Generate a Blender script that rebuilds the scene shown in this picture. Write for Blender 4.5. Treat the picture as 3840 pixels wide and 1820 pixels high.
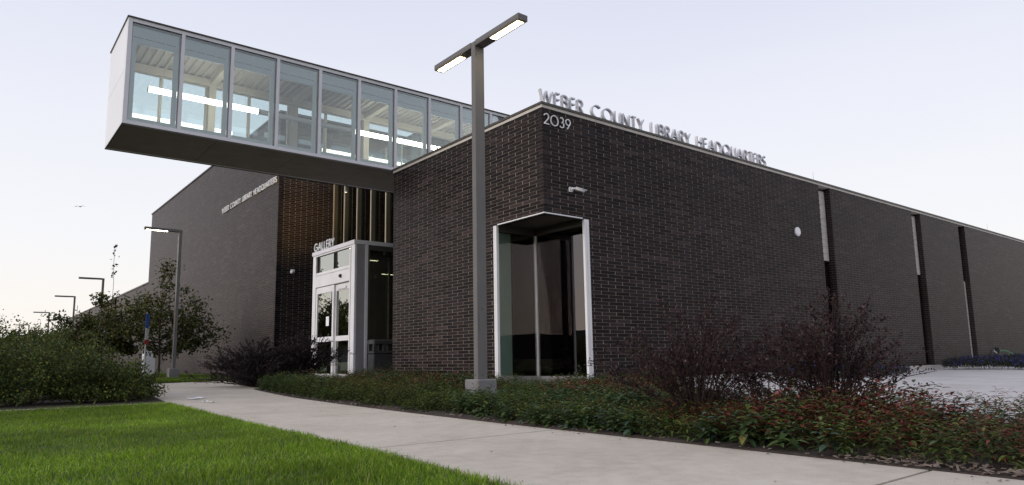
import bpy, math, random
import numpy as np
from mathutils import Matrix, Vector
for o in list(bpy.data.objects): bpy.data.objects.remove(o)
scene = bpy.context.scene
COL = scene.collection
random.seed(7); RNG = np.random.default_rng(11)
R = math.radians

# ------------------------------------------------------------------ camera
cam = bpy.data.cameras.new('camera'); camo = bpy.data.objects.new('camera', cam); COL.objects.link(camo)
cam.sensor_width = 36.0; cam.lens = 24.183; cam.shift_y = 0.0187
cam.clip_start = 0.05; cam.clip_end = 6000
CAM = Vector((-8.1768, -9.2788, 0.4176))
_r = Vector((0.78305578, -0.62173371, -0.01645756)); _u = Vector((-0.07446224, -0.11998821, 0.98997889)); _f = Vector((0.61747796, 0.77398322, 0.14025314))
m = Matrix((( _r.x, _u.x, -_f.x, CAM.x), (_r.y, _u.y, -_f.y, CAM.y), (_r.z, _u.z, -_f.z, CAM.z), (0, 0, 0, 1)))
camo.matrix_world = m
scene.camera = camo

# ------------------------------------------------------------------ sky, sun, exposure
world = bpy.data.worlds.new('World'); scene.world = world; world.use_nodes = True
nt = world.node_tree; nt.nodes.clear()
out = nt.nodes.new('ShaderNodeOutputWorld'); bg = nt.nodes.new('ShaderNodeBackground')
tc = nt.nodes.new('ShaderNodeTexCoord'); sep = nt.nodes.new('ShaderNodeSeparateXYZ'); ramp = nt.nodes.new('ShaderNodeValToRGB')
nt.links.new(tc.outputs['Generated'], sep.inputs[0]); nt.links.new(sep.outputs['Z'], ramp.inputs[0])
stops = [(0.0, (1.0, 0.925, 0.82)), (0.06, (0.97, 0.925, 0.87)), (0.15, (0.91, 0.912, 0.935)), (0.33, (0.83, 0.85, 0.935)), (0.48, (0.715, 0.745, 0.88)), (0.75, (0.62, 0.65, 0.80)), (1.0, (0.56, 0.60, 0.75))]
el = ramp.color_ramp.elements
while len(el) < len(stops): el.new(0.5)
for e, (p_, c_) in zip(el, stops): e.position = p_; e.color = (*c_, 1)
sky = nt.nodes.new('ShaderNodeTexSky'); sky.sky_type = 'NISHITA'; sky.sun_disc = False
sky.sun_elevation = R(9); sky.sun_rotation = R(-75)
sky.air_density = 1.0; sky.dust_density = 2.0
skm = nt.nodes.new('ShaderNodeMix'); skm.data_type = 'RGBA'; skm.blend_type = 'MULTIPLY'; skm.inputs[0].default_value = 1.0
nt.links.new(sky.outputs[0], skm.inputs[6]); skm.inputs[7].default_value = (0.10, 0.10, 0.10, 1)
mx = nt.nodes.new('ShaderNodeMix'); mx.data_type = 'RGBA'; mx.inputs[0].default_value = 0.06
nt.links.new(ramp.outputs[0], mx.inputs[6]); nt.links.new(skm.outputs[2], mx.inputs[7])
hz = nt.nodes.new('ShaderNodeTexNoise'); hz.inputs['Scale'].default_value = 2.2; hz.inputs['Detail'].default_value = 4.0; hz.inputs['Roughness'].default_value = 0.55
hm = nt.nodes.new('ShaderNodeMapping'); hm.inputs['Scale'].default_value = (1.0, 1.0, 4.5); nt.links.new(tc.outputs['Generated'], hm.inputs[0]); nt.links.new(hm.outputs[0], hz.inputs[0])
hr = nt.nodes.new('ShaderNodeValToRGB'); hr.color_ramp.elements[0].position = 0.35; hr.color_ramp.elements[1].position = 0.7
hr.color_ramp.elements[0].color = (0.985, 0.987, 0.993, 1); hr.color_ramp.elements[1].color = (1.012, 1.008, 1.0, 1); nt.links.new(hz.outputs[0], hr.inputs[0])
hx = nt.nodes.new('ShaderNodeMix'); hx.data_type = 'RGBA'; hx.blend_type = 'MULTIPLY'; hx.inputs[0].default_value = 1.0
nt.links.new(mx.outputs[2], hx.inputs[6]); nt.links.new(hr.outputs[0], hx.inputs[7]); nt.links.new(hx.outputs[2], bg.inputs[0]); bg.inputs[1].default_value = 1.075
nt.links.new(bg.outputs[0], out.inputs[0])
sun = bpy.data.lights.new('sun', 'SUN'); suno = bpy.data.objects.new('sun', sun); COL.objects.link(suno)
sun.energy = 2.1; sun.angle = R(40); sun.color = (1.0, 0.92, 0.86)
suno.rotation_euler = Vector((0.95, -0.12, -0.20)).to_track_quat('-Z', 'Y').to_euler()
scene.view_settings.view_transform = 'Standard'; scene.view_settings.look = 'None'
scene.view_settings.exposure = 0.0; scene.view_settings.gamma = 1.0
try:
    scene.cycles.use_denoising = True; scene.cycles.max_bounces = 8; scene.cycles.transparent_max_bounces = 16
    scene.cycles.caustics_reflective = False; scene.cycles.caustics_refractive = False
except Exception: pass

# ------------------------------------------------------------------ materials
def newmat(name):
    mt = bpy.data.materials.new(name); mt.use_nodes = True; t = mt.node_tree
    b = t.nodes['Principled BSDF']; return mt, t, b
def node(t, k, **kw):
    n = t.nodes.new(k)
    for a, v in kw.items(): setattr(n, a, v)
    return n
def pm(name, c1, c2=None, rough=0.5, metal=0.0, scale=6.0, detail=5.0, bump=0.0, bscale=60.0, spec=0.5, stretch=(1, 1, 1), rvar=0.0):
    mt, t, b = newmat(name)
    b.inputs['Roughness'].default_value = rough; b.inputs['Metallic'].default_value = metal
    b.inputs['Specular IOR Level'].default_value = spec
    geo = node(t, 'ShaderNodeNewGeometry')
    mp = node(t, 'ShaderNodeMapping'); mp.inputs['Scale'].default_value = stretch
    t.links.new(geo.outputs['Position'], mp.inputs[0])
    if c2 is None: b.inputs['Base Color'].default_value = (*c1, 1)
    else:
        n = node(t, 'ShaderNodeTexNoise'); n.inputs['Scale'].default_value = scale; n.inputs['Detail'].default_value = detail
        t.links.new(mp.outputs[0], n.inputs[0])
        r = node(t, 'ShaderNodeValToRGB'); r.color_ramp.elements[0].position = 0.3; r.color_ramp.elements[1].position = 0.7
        r.color_ramp.elements[0].color = (*c1, 1); r.color_ramp.elements[1].color = (*c2, 1)
        t.links.new(n.outputs[0], r.inputs[0]); t.links.new(r.outputs[0], b.inputs['Base Color'])
        if rvar:
            ma = node(t, 'ShaderNodeMath', operation='MULTIPLY_ADD'); ma.inputs[1].default_value = rvar; ma.inputs[2].default_value = rough - rvar / 2
            t.links.new(n.outputs[0], ma.inputs[0]); t.links.new(ma.outputs[0], b.inputs['Roughness'])
    if bump:
        n2 = node(t, 'ShaderNodeTexNoise'); n2.inputs['Scale'].default_value = bscale; n2.inputs['Detail'].default_value = 4
        t.links.new(mp.outputs[0], n2.inputs[0])
        bp = node(t, 'ShaderNodeBump'); bp.inputs['Strength'].default_value = bump; bp.inputs['Distance'].default_value = 0.01
        t.links.new(n2.outputs[0], bp.inputs['Height']); t.links.new(bp.outputs[0], b.inputs['Normal'])
    return mt
def emit(name, c, s):
    mt, t, b = newmat(name)
    b.inputs['Base Color'].default_value = (0.8, 0.8, 0.8, 1)
    b.inputs['Emission Color'].default_value = (*c, 1); b.inputs['Emission Strength'].default_value = s
    return mt
def glass(name, tint, ior=1.5, boost=0.0, gl=(0.95, 0.97, 0.96)):
    mt, t, b = newmat(name); t.nodes.remove(b)
    o = t.nodes['Material Output']
    tr = node(t, 'ShaderNodeBsdfTransparent'); tr.inputs[0].default_value = (*tint, 1)
    g = node(t, 'ShaderNodeBsdfGlossy'); g.inputs['Roughness'].default_value = 0.0; g.inputs[0].default_value = (*gl, 1)
    fr = node(t, 'ShaderNodeFresnel'); fr.inputs[0].default_value = ior
    ma = node(t, 'ShaderNodeMath', operation='ADD'); ma.inputs[1].default_value = boost; ma.use_clamp = True
    t.links.new(fr.outputs[0], ma.inputs[0])
    mx = node(t, 'ShaderNodeMixShader'); t.links.new(ma.outputs[0], mx.inputs[0]); t.links.new(tr.outputs[0], mx.inputs[1]); t.links.new(g.outputs[0], mx.inputs[2])
    t.links.new(mx.outputs[0], o.inputs[0]); return mt
def brickmat(name, src):
    mt, t, b = newmat(name)
    if src == 'attr':
        a = node(t, 'ShaderNodeAttribute'); a.attribute_name = 'tone'; val = a.outputs['Fac']
    else:
        a = node(t, 'ShaderNodeObjectInfo'); val = a.outputs['Random']
    r = node(t, 'ShaderNodeValToRGB'); r.color_ramp.interpolation = 'LINEAR'
    cols = [(0.0, (0.0055, 0.0050, 0.0060)), (0.22, (0.0165, 0.0130, 0.0147)), (0.42, (0.0085, 0.0080, 0.0100)), (0.64, (0.0245, 0.0180, 0.0193)), (0.84, (0.0150, 0.0142, 0.0180)), (0.93, (0.0275, 0.0205, 0.0213)), (1.0, (0.043, 0.031, 0.0315))]
    e = r.color_ramp.elements
    while len(e) < len(cols): e.new(.5)
    for q, (p_, c_) in zip(e, cols): q.position = p_; q.color = (*c_, 1)
    t.links.new(val, r.inputs[0])
    geo = node(t, 'ShaderNodeNewGeometry')
    n1 = node(t, 'ShaderNodeTexNoise'); n1.inputs['Scale'].default_value = 1.1; n1.inputs['Detail'].default_value = 5; n1.inputs['Roughness'].default_value = 0.65
    n2 = node(t, 'ShaderNodeTexNoise'); n2.inputs['Scale'].default_value = 70; n2.inputs['Detail'].default_value = 3
    t.links.new(geo.outputs['Position'], n1.inputs[0]); t.links.new(geo.outputs['Position'], n2.inputs[0])
    ad = node(t, 'ShaderNodeMath', operation='MULTIPLY_ADD'); ad.inputs[1].default_value = 1.5; ad.inputs[2].default_value = -0.1
    t.links.new(n1.outputs[0], ad.inputs[0])
    ad2 = node(t, 'ShaderNodeMath', operation='MULTIPLY_ADD'); ad2.inputs[1].default_value = 0.8
    t.links.new(n2.outputs[0], ad2.inputs[0]); t.links.new(ad.outputs[0], ad2.inputs[2])
    mu = node(t, 'ShaderNodeMix', data_type='RGBA', blend_type='MULTIPLY'); mu.inputs[0].default_value = 1
    t.links.new(r.outputs[0], mu.inputs[6]); t.links.new(ad2.outputs[0], mu.inputs[7])
    t.links.new(mu.outputs[2], b.inputs['Base Color'])
    b.inputs['Roughness'].default_value = 0.7; b.inputs['Specular IOR Level'].default_value = 0.0
    bp = node(t, 'ShaderNodeBump'); bp.inputs['Strength'].default_value = 0.35; bp.inputs['Distance'].default_value = 0.004
    t.links.new(n2.outputs[0], bp.inputs['Height']); t.links.new(bp.outputs[0], b.inputs['Normal'])
    # fired-clay sheen: weak face on, strong at grazing angles
    lw = node(t, 'ShaderNodeLayerWeight'); lw.inputs[0].default_value = 0.5
    pw = node(t, 'ShaderNodeMath', operation='POWER'); pw.inputs[1].default_value = 4.5; t.links.new(lw.outputs['Facing'], pw.inputs[0])
    fa = node(t, 'ShaderNodeMath', operation='MULTIPLY_ADD'); fa.inputs[1].default_value = 0.36; fa.inputs[2].default_value = 0.010; t.links.new(pw.outputs[0], fa.inputs[0])
    gs = node(t, 'ShaderNodeBsdfGlossy'); gs.inputs['Roughness'].default_value = 0.38; gs.inputs[0].default_value = (1, .95, .95, 1); t.links.new(bp.outputs[0], gs.inputs['Normal'])
    mxs_ = node(t, 'ShaderNodeMixShader'); t.links.new(fa.outputs[0], mxs_.inputs[0]); t.links.new(b.outputs[0], mxs_.inputs[1]); t.links.new(gs.outputs[0], mxs_.inputs[2])
    t.links.new(mxs_.outputs[0], t.nodes['Material Output'].inputs[0])
    return mt
def leafmat(name, rough=0.5, trans=0.25, spec=0.35):
    mt, t, b = newmat(name)
    a = node(t, 'ShaderNodeAttribute'); a.attribute_name = 'col'
    geo = node(t, 'ShaderNodeNewGeometry')
    n = node(t, 'ShaderNodeTexNoise'); n.inputs['Scale'].default_value = 35; t.links.new(geo.outputs['Position'], n.inputs[0])
    ma = node(t, 'ShaderNodeMath', operation='MULTIPLY_ADD'); ma.inputs[1].default_value = 0.9; ma.inputs[2].default_value = 0.55
    t.links.new(n.outputs[0], ma.inputs[0])
    mu = node(t, 'ShaderNodeMix', data_type='RGBA', blend_type='MULTIPLY'); mu.inputs[0].default_value = 1
    t.links.new(a.outputs['Color'], mu.inputs[6]); t.links.new(ma.outputs[0], mu.inputs[7])
    t.links.new(mu.outputs[2], b.inputs['Base Color'])
    b.inputs['Roughness'].default_value = rough; b.inputs['Specular IOR Level'].default_value = spec
    tl = node(t, 'ShaderNodeBsdfTranslucent'); t.links.new(mu.outputs[2], tl.inputs[0])
    mx = node(t, 'ShaderNodeMixShader'); mx.inputs[0].default_value = trans
    o = t.nodes['Material Output']
    t.links.new(b.outputs[0], mx.inputs[1]); t.links.new(tl.outputs[0], mx.inputs[2]); t.links.new(mx.outputs[0], o.inputs[0])
    return mt
def concrete(name, c1, c2, c3):
    mt, t, b = newmat(name)
    geo = node(t, 'ShaderNodeNewGeometry')
    ns = []
    for s, d in ((0.9, 6), (9.0, 5), (160.0, 2)):
        n = node(t, 'ShaderNodeTexNoise'); n.inputs['Scale'].default_value = s; n.inputs['Detail'].default_value = d; n.inputs['Roughness'].default_value = 0.6
        t.links.new(geo.outputs['Position'], n.inputs[0]); ns.append(n)
    r = node(t, 'ShaderNodeValToRGB'); e = r.color_ramp.elements; e.new(.5)
    for q, p_, c_ in zip(e, (0.28, 0.5, 0.72), (c1, c2, c3)): q.position = p_; q.color = (*c_, 1)
    t.links.new(ns[0].outputs[0], r.inputs[0])
    last = r.outputs[0]
    for n, k in ((ns[1], 0.35), (ns[2], 0.75)):
        ma = node(t, 'ShaderNodeMath', operation='MULTIPLY_ADD'); ma.inputs[1].default_value = k; ma.inputs[2].default_value = 1 - k / 2
        t.links.new(n.outputs[0], ma.inputs[0])
        mu = node(t, 'ShaderNodeMix', data_type='RGBA', blend_type='MULTIPLY'); mu.inputs[0].default_value = 1
        t.links.new(last, mu.inputs[6]); t.links.new(ma.outputs[0], mu.inputs[7]); last = mu.outputs[2]
    n4 = node(t, 'ShaderNodeTexNoise'); n4.inputs['Scale'].default_value = 2.3; n4.inputs['Detail'].default_value = 8; n4.inputs['Roughness'].default_value = 0.7
    t.links.new(geo.outputs['Position'], n4.inputs[0])
    r4 = node(t, 'ShaderNodeValToRGB'); r4.color_ramp.elements[0].position = 0.36; r4.color_ramp.elements[1].position = 0.52
    r4.color_ramp.elements[0].color = (0.72, 0.66, 0.60, 1); r4.color_ramp.elements[1].color = (1, 1, 1, 1); t.links.new(n4.outputs[0], r4.inputs[0])
    mu = node(t, 'ShaderNodeMix', data_type='RGBA', blend_type='MULTIPLY'); mu.inputs[0].default_value = 0.35
    t.links.new(last, mu.inputs[6]); t.links.new(r4.outputs[0], mu.inputs[7]); last = mu.outputs[2]
    # dark specks
    vo = node(t, 'ShaderNodeTexVoronoi'); vo.inputs['Scale'].default_value = 14; t.links.new(geo.outputs['Position'], vo.inputs[0])
    cr = node(t, 'ShaderNodeValToRGB'); cr.color_ramp.elements[0].position = 0.03; cr.color_ramp.elements[1].position = 0.06
    cr.color_ramp.elements[0].color = (0.45, 0.4, 0.36, 1); cr.color_ramp.elements[1].color = (1, 1, 1, 1)
    t.links.new(vo.outputs['Distance'], cr.inputs[0])
    mu = node(t, 'ShaderNodeMix', data_type='RGBA', blend_type='MULTIPLY'); mu.inputs[0].default_value = 0.8
    t.links.new(last, mu.inputs[6]); t.links.new(cr.outputs[0], mu.inputs[7]); last = mu.outputs[2]
    t.links.new(last, b.inputs['Base Color']); b.inputs['Roughness'].default_value = 0.85; b.inputs['Specular IOR Level'].default_value = 0.25
    bp = node(t, 'ShaderNodeBump'); bp.inputs['Strength'].default_value = 0.3; bp.inputs['Distance'].default_value = 0.004
    t.links.new(ns[2].outputs[0], bp.inputs['Height']); t.links.new(bp.outputs[0], b.inputs['Normal'])
    return mt

M = {}
M['brick'] = brickmat('dark brick courses', 'attr'); M['brick1'] = brickmat('dark brick', 'obj')
M['mortar'] = pm('shaded tan mortar', (0.14, 0.107, 0.083), (0.22, 0.172, 0.135), rough=0.95, scale=3, spec=0.1)  # darker than the head joints: shade of the recessed bed joints put into colour
M['headjoint'] = pm('pale head joint mortar', (0.33, 0.27, 0.215), (0.50, 0.415, 0.34), rough=0.95, scale=3, spec=0.1)
M['coping'] = pm('bronze coping', (0.045, 0.037, 0.032), (0.06, 0.05, 0.043), rough=0.45, scale=2)
M['strip'] = pm('pale stone strip', (0.50, 0.46, 0.42), (0.60, 0.56, 0.51), rough=0.6, scale=3)
M['alu'] = pm('satin aluminium', (0.64, 0.63, 0.67), (0.70, 0.69, 0.73), rough=0.42, metal=0.0, scale=1.5)
M['white'] = pm('white powder coat', (0.70, 0.69, 0.70), (0.78, 0.77, 0.78), rough=0.4, scale=2)
M['greyal'] = pm('grey anodised', (0.30, 0.28, 0.29), (0.36, 0.34, 0.35), rough=0.4, metal=0.3, scale=2)
M['soffit'] = pm('brown soffit board', (0.17, 0.15, 0.13), (0.21, 0.185, 0.16), rough=0.7, scale=2.5)
M['black'] = pm('black rubber', (0.012, 0.012, 0.013), (0.02, 0.02, 0.02), rough=0.5, scale=4)
M['teal'] = pm('blue grey inner frame', (0.76, 0.80, 0.82), (0.80, 0.84, 0.86), rough=0.5, scale=1.2)
M['beige'] = pm('warm white paint', (0.62, 0.58, 0.50), (0.70, 0.66, 0.57), rough=0.6, scale=1.5)
M['deck'] = pm('painted roof deck', (0.50, 0.48, 0.44), (0.58, 0.55, 0.50), rough=0.55, scale=2)
M['carpet'] = pm('grey carpet', (0.12, 0.12, 0.13), (0.17, 0.17, 0.18), rough=0.95, scale=8)
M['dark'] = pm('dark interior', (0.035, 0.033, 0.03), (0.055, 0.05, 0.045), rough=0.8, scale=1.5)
M['olive'] = pm('bronze mullion', (0.07, 0.06, 0.034), (0.095, 0.08, 0.046), rough=0.45, scale=1.5)
M['tan'] = pm('champagne mullion', (0.52, 0.45, 0.34), (0.60, 0.52, 0.40), rough=0.4, scale=2)
M['panel'] = pm('pale wall tile', (0.46, 0.41, 0.38), (0.56, 0.51, 0.48), rough=0.6, scale=4, bump=0.1)
M['panelg'] = pm('pale green interior pier', (0.56, 0.66, 0.60), (0.62, 0.72, 0.66), rough=0.6, scale=1)
M['endpanel'] = pm('white metal panel', (0.78, 0.77, 0.79), (0.84, 0.83, 0.85), rough=0.35, scale=0.8)
M['glassb'] = glass('bridge glass', (0.92, 0.965, 0.968), 1.5, 0.04)
M['glassr'] = glass('rear gallery glass', (0.90, 0.965, 0.965), 1.5, 0.09)
M['glassd'] = glass('door glass', (0.55, 0.60, 0.50), 1.6, 0.36, (0.97, 0.98, 0.90))
M['glassw'] = glass('corner window glass', (0.84, 0.90, 0.87), 1.5, 0.09, (0.95, 0.85, 0.84))  # pinkish gloss tint paints a rosy sky reflection into the glass
M['glassu'] = glass('upper curtain glass', (0.55, 0.56, 0.45), 1.5, 0.02)
M['lampmetal'] = pm('grey lamp paint', (0.105, 0.098, 0.095), (0.13, 0.122, 0.118), rough=0.5, scale=3, bump=0.05, bscale=400)
M['lens'] = emit('lit lamp lens', (1.0, 0.83, 0.55), 34.0)
M['lensfalloff'] = emit('lamp lens falloff glow', (1.0, 0.66, 0.22), 1.3)  # dim warm glow painted in as the light falloff at the lens edge
M['lensoff'] = pm('unlit lamp lens', (0.25, 0.25, 0.24), (0.3, 0.3, 0.29), rough=0.3)
M['tube'] = emit('lit tube', (1.0, 0.93, 0.78), 8.0)
M['tubedim'] = emit('dim lit strip', (1.0, 0.85, 0.5), 3.0)
M['letter'] = pm('brushed metal letter', (0.62, 0.62, 0.66), (0.70, 0.70, 0.74), rough=0.4, metal=0.05, scale=4)
M['letterw'] = pm('white letter', (0.76, 0.75, 0.74), (0.82, 0.81, 0.80), rough=0.4, scale=4)
M['conc'] = concrete('sidewalk concrete', (0.495, 0.44, 0.36), (0.55, 0.49, 0.405), (0.595, 0.535, 0.45))
M['plaza'] = concrete('plaza concrete', (0.48, 0.455, 0.44), (0.54, 0.515, 0.50), (0.59, 0.565, 0.55))
M['base'] = concrete('base concrete', (0.40, 0.37, 0.34), (0.47, 0.44, 0.41), (0.52, 0.49, 0.46))
M['pier'] = concrete('lamp pier concrete', (0.17, 0.165, 0.17), (0.21, 0.205, 0.21), (0.245, 0.24, 0.245))
M['joint'] = pm('joint filler', (0.07, 0.062, 0.056), (0.10, 0.09, 0.08), rough=0.95, scale=20)
M['soil'] = pm('dark mulch soil', (0.022, 0.015, 0.011), (0.055, 0.038, 0.028), rough=0.95, scale=25, bump=0.6, bscale=40)
M['ground'] = pm('rough grass ground', (0.03, 0.05, 0.012), (0.055, 0.075, 0.022), rough=0.95, scale=0.8)
M['turf'] = pm('turf soil', (0.018, 0.035, 0.006), (0.035, 0.06, 0.010), rough=0.95, scale=12)
M['hill'] = pm('far hills', (0.05, 0.06, 0.06), (0.08, 0.085, 0.08), rough=1, scale=0.01)
M['bark'] = pm('tree bark', (0.035, 0.025, 0.018), (0.07, 0.052, 0.038), rough=0.9, scale=20, bump=0.5, bscale=60)
M['twig'] = pm('dark twig', (0.024, 0.013, 0.011), (0.05, 0.027, 0.022), rough=0.8, scale=20)
M['leaf'] = leafmat('leaf', 0.55, 0.25, 0.25); M['gleaf'] = leafmat('glossy leaf', 0.6, 0.2, 0.2); M['grass'] = leafmat('grass blade', 0.55, 0.3, 0.3)
M['chip'] = pm('bark chip', (0.055, 0.038, 0.028), (0.24, 0.19, 0.16), rough=0.9, scale=9)
M['hose'] = pm('green hose', (0.05, 0.30, 0.12), (0.07, 0.38, 0.16), rough=0.4, scale=8)
M['galv'] = pm('galvanised steel', (0.33, 0.34, 0.35), (0.42, 0.43, 0.44), rough=0.45, metal=0.4, scale=12)
M['blue'] = pm('blue sign', (0.03, 0.10, 0.42), (0.04, 0.12, 0.48), rough=0.4, scale=3)
M['red'] = pm('red sign', (0.42, 0.04, 0.03), (0.48, 0.05, 0.04), rough=0.4, scale=3)
M['paper'] = pm('paper', (0.80, 0.80, 0.83), (0.86, 0.86, 0.88), rough=0.8, scale=10)
M['bin'] = pm('charcoal plastic', (0.035, 0.036, 0.038), (0.05, 0.051, 0.053), rough=0.5, scale=8, bump=0.1, bscale=200)
M['feather'] = pm('grey feathers', (0.16, 0.16, 0.17), (0.32, 0.32, 0.33), rough=0.8, scale=6)

# ------------------------------------------------------------------ mesh helpers
def link(o, parent=None):
    COL.objects.link(o)
    if parent is not None: o.parent = parent
    return o
def tag(o, label=None, cat=None, group=None, kind=None):
    if label: o['label'] = label
    if cat: o['category'] = cat
    if group: o['group'] = group
    if kind: o['kind'] = kind
    return o
def empty(name, loc=(0, 0, 0), rz=0.0):
    o = bpy.data.objects.new(name, None); o.empty_display_size = 0.2; COL.objects.link(o)
    o.location = loc; o.rotation_euler = (0, 0, rz); return o
class MB:
    def __init__(s): s.v = []; s.f = []
    def add(s, vs, fs):
        k = len(s.v); s.v += [tuple(q) for q in vs]; s.f += [tuple(i + k for i in q) for q in fs]; return s
    def box(s, x0, x1, y0, y1, z0, z1):
        return s.add([(x0, y0, z0), (x1, y0, z0), (x1, y1, z0), (x0, y1, z0), (x0, y0, z1), (x1, y0, z1), (x1, y1, z1), (x0, y1, z1)],
                     [(0, 3, 2, 1), (4, 5, 6, 7), (0, 1, 5, 4), (1, 2, 6, 5), (2, 3, 7, 6), (3, 0, 4, 7)])
    def cbox(s, x0, x1, y0, y1, z0, z1, c=0.01):
        # box with chamfered vertical and top edges
        v = []
        for z, k in ((z0, 0), (z1 - c, 0), (z1, c)):
            a0, a1, b0, b1 = x0 + k, x1 - k, y0 + k, y1 - k
            v += [(a0 + c, b0, z), (a1 - c, b0, z), (a1, b0 + c, z), (a1, b1 - c, z), (a1 - c, b1, z), (a0 + c, b1, z), (a0, b1 - c, z), (a0, b0 + c, z)]
        f = [tuple(range(7, -1, -1)), tuple(range(16, 24))]
        for L in (0, 8):
            for i in range(8): f.append((L + i, L + (i + 1) % 8, L + 8 + (i + 1) % 8, L + 8 + i))
        return s.add(v, f)
    def tube(s, pts, rad, n=8, cap=True):
        pts = [Vector(q) for q in pts]
        if not hasattr(rad, '__len__'): rad = [rad] * len(pts)
        v = []; f = []; prev = None
        for i, q in enumerate(pts):
            d = (pts[min(i + 1, len(pts) - 1)] - pts[max(i - 1, 0)]).normalized()
            a = Vector((0, 0, 1)) if abs(d.z) < 0.9 else Vector((1, 0, 0))
            if prev is not None: a = prev
            x = (a - d * a.dot(d)).normalized(); prev = x; y = d.cross(x)
            for k in range(n):
                t = 2 * math.pi * k / n; v.append(q + (x * math.cos(t) + y * math.sin(t)) * rad[i])
        for i in range(len(pts) - 1):
            for k in range(n): f.append((i * n + k, i * n + (k + 1) % n, (i + 1) * n + (k + 1) % n, (i + 1) * n + k))
        if cap: f.append(tuple(range(n - 1, -1, -1))); f.append(tuple((len(pts) - 1) * n + k for k in range(n)))
        return s.add(v, f)
    def poly(s, pts, z0, z1):
        n = len(pts); z0f = z0 if callable(z0) else (lambda x, y: z0); z1f = z1 if callable(z1) else (lambda x, y: z1)
        v = [(x, y, z0f(x, y)) for x, y in pts] + [(x, y, z1f(x, y)) for x, y in pts]
        f = [tuple(range(n - 1, -1, -1)), tuple(range(n, 2 * n))] + [(i, (i + 1) % n, n + (i + 1) % n, n + i) for i in range(n)]
        return s.add(v, f)
    def mesh(s, name, mat=None, smooth=False):
        me = bpy.data.meshes.new(name); me.from_pydata(s.v, [], s.f); me.update()
        if mat: me.materials.append(M[mat] if isinstance(mat, str) else mat)
        if smooth:
            for q in me.polygons: q.use_smooth = True
        return me
    def build(s, name, mat, parent=None, smooth=False):
        return link(bpy.data.objects.new(name, s.mesh(name, mat, smooth)), parent)
def box(name, mat, parent, *a): return MB().box(*a).build(name, mat, parent)
def npmesh(name, V, F, mat, attrs=None):
    """V (n,3); F (m,k) faces of equal size"""
    me = bpy.data.meshes.new(name); nv = len(V); nf, k = F.shape
    me.vertices.add(nv); me.vertices.foreach_set('co', np.ascontiguousarray(V, dtype=np.float32).ravel())
    me.loops.add(nf * k); me.loops.foreach_set('vertex_index', np.ascontiguousarray(F, dtype=np.int32).ravel())
    me.polygons.add(nf); me.polygons.foreach_set('loop_start', np.arange(0, nf * k, k, dtype=np.int32))
    for an, (ty, data) in (attrs or {}).items():
        at = me.attributes.new(an, ty, 'POINT')
        at.data.foreach_set('color' if ty == 'FLOAT_COLOR' else 'value', np.ascontiguousarray(data, dtype=np.float32).ravel())
    me.polygons.foreach_set('use_smooth', np.zeros(nf, dtype=bool)); me.materials.append(M[mat]); me.update(calc_edges=True); me.validate(); return me
def unit(a): return a / np.maximum(np.linalg.norm(a, axis=-1, keepdims=True), 1e-9)
def leaf_mesh(name, P, D, N, L, W, C, mat, long=False, droop=0.0, fold=0.25):
    n = len(P); D = unit(D); S = unit(np.cross(D, N)); N = np.cross(S, D)
    L = np.broadcast_to(L, (n,))[:, None]; W = np.broadcast_to(W, (n,))[:, None]
    C4 = np.concatenate([C, np.ones((n, 1))], 1)
    if not long:
        mid = P + D * L * 0.45 + N * W * fold
        V = np.stack([P, mid + S * W * 0.5, P + D * L - N * L * droop, mid - S * W * 0.5], 1)
        F = (np.arange(n)[:, None, None] * 4 + np.array([[0, 1, 2], [0, 2, 3]])[None]).reshape(-1, 3); k = 4
    else:
        def st(t, w):
            c = P + D * L * t - N * L * droop * t * t
            return [c + S * W * 0.5 * w + N * W * fold * w * .6, c, c - S * W * 0.5 * w + N * W * fold * w * .6]
        a = st(0.32, 0.9); b = st(0.68, 0.8)
        V = np.stack([P, *a, *b, P + D * L - N * L * droop], 1)
        F = np.array([[0, 1, 2], [0, 2, 3], [1, 4, 5], [1, 5, 2], [2, 5, 6], [2, 6, 3], [4, 7, 5], [5, 7, 6]])
        F = (np.arange(n)[:, None, None] * 8 + F[None]).reshape(-1, 3); k = 8
    return npmesh(name, V.reshape(-1, 3), F, mat, {'col': ('FLOAT_COLOR', np.repeat(C4, k, axis=0))})
def vnoise(x, y, s, seed=0):
    x = np.asarray(x) * s; y = np.asarray(y) * s
    def h(i, j): 
        q = np.sin(i * 127.1 + j * 311.7 + seed * 74.7) * 43758.5453; return q - np.floor(q)
    i = np.floor(x); j = np.floor(y); u = x - i; v = y - j; u = u * u * (3 - 2 * u); v = v * v * (3 - 2 * v)
    return (h(i, j) * (1 - u) + h(i + 1, j) * u) * (1 - v) + (h(i, j + 1) * (1 - u) + h(i + 1, j + 1) * u) * v

def gz(y):
    t = min(max((y + 4) / 20, 0), 1); return -0.2 + 0.15 * t * t * (3 - 2 * t)
def gzn(y):
    t = np.clip((y + 4) / 20, 0, 1); return -0.2 + 0.15 * t * t * (3 - 2 * t)

# ------------------------------------------------------------------ setting: ground, pavements
gr = MB()
xs = [-3000, -60, -14, -8, -4, 0, 6, 30, 60, 3000]; ys = [-3000, -60, -14, -8, -4, 0, 4, 8, 12, 16, 40, 120, 3000]
gr.v = [(x, y, gz(y) - 0.07) for y in ys for x in xs]
gr.f = [(j * len(xs) + i, j * len(xs) + i + 1, (j + 1) * len(xs) + i + 1, (j + 1) * len(xs) + i) for j in range(len(ys) - 1) for i in range(len(xs) - 1)]
tag(gr.build('ground', 'ground'), 'dark green ground around the library', None, None, 'structure')

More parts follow.
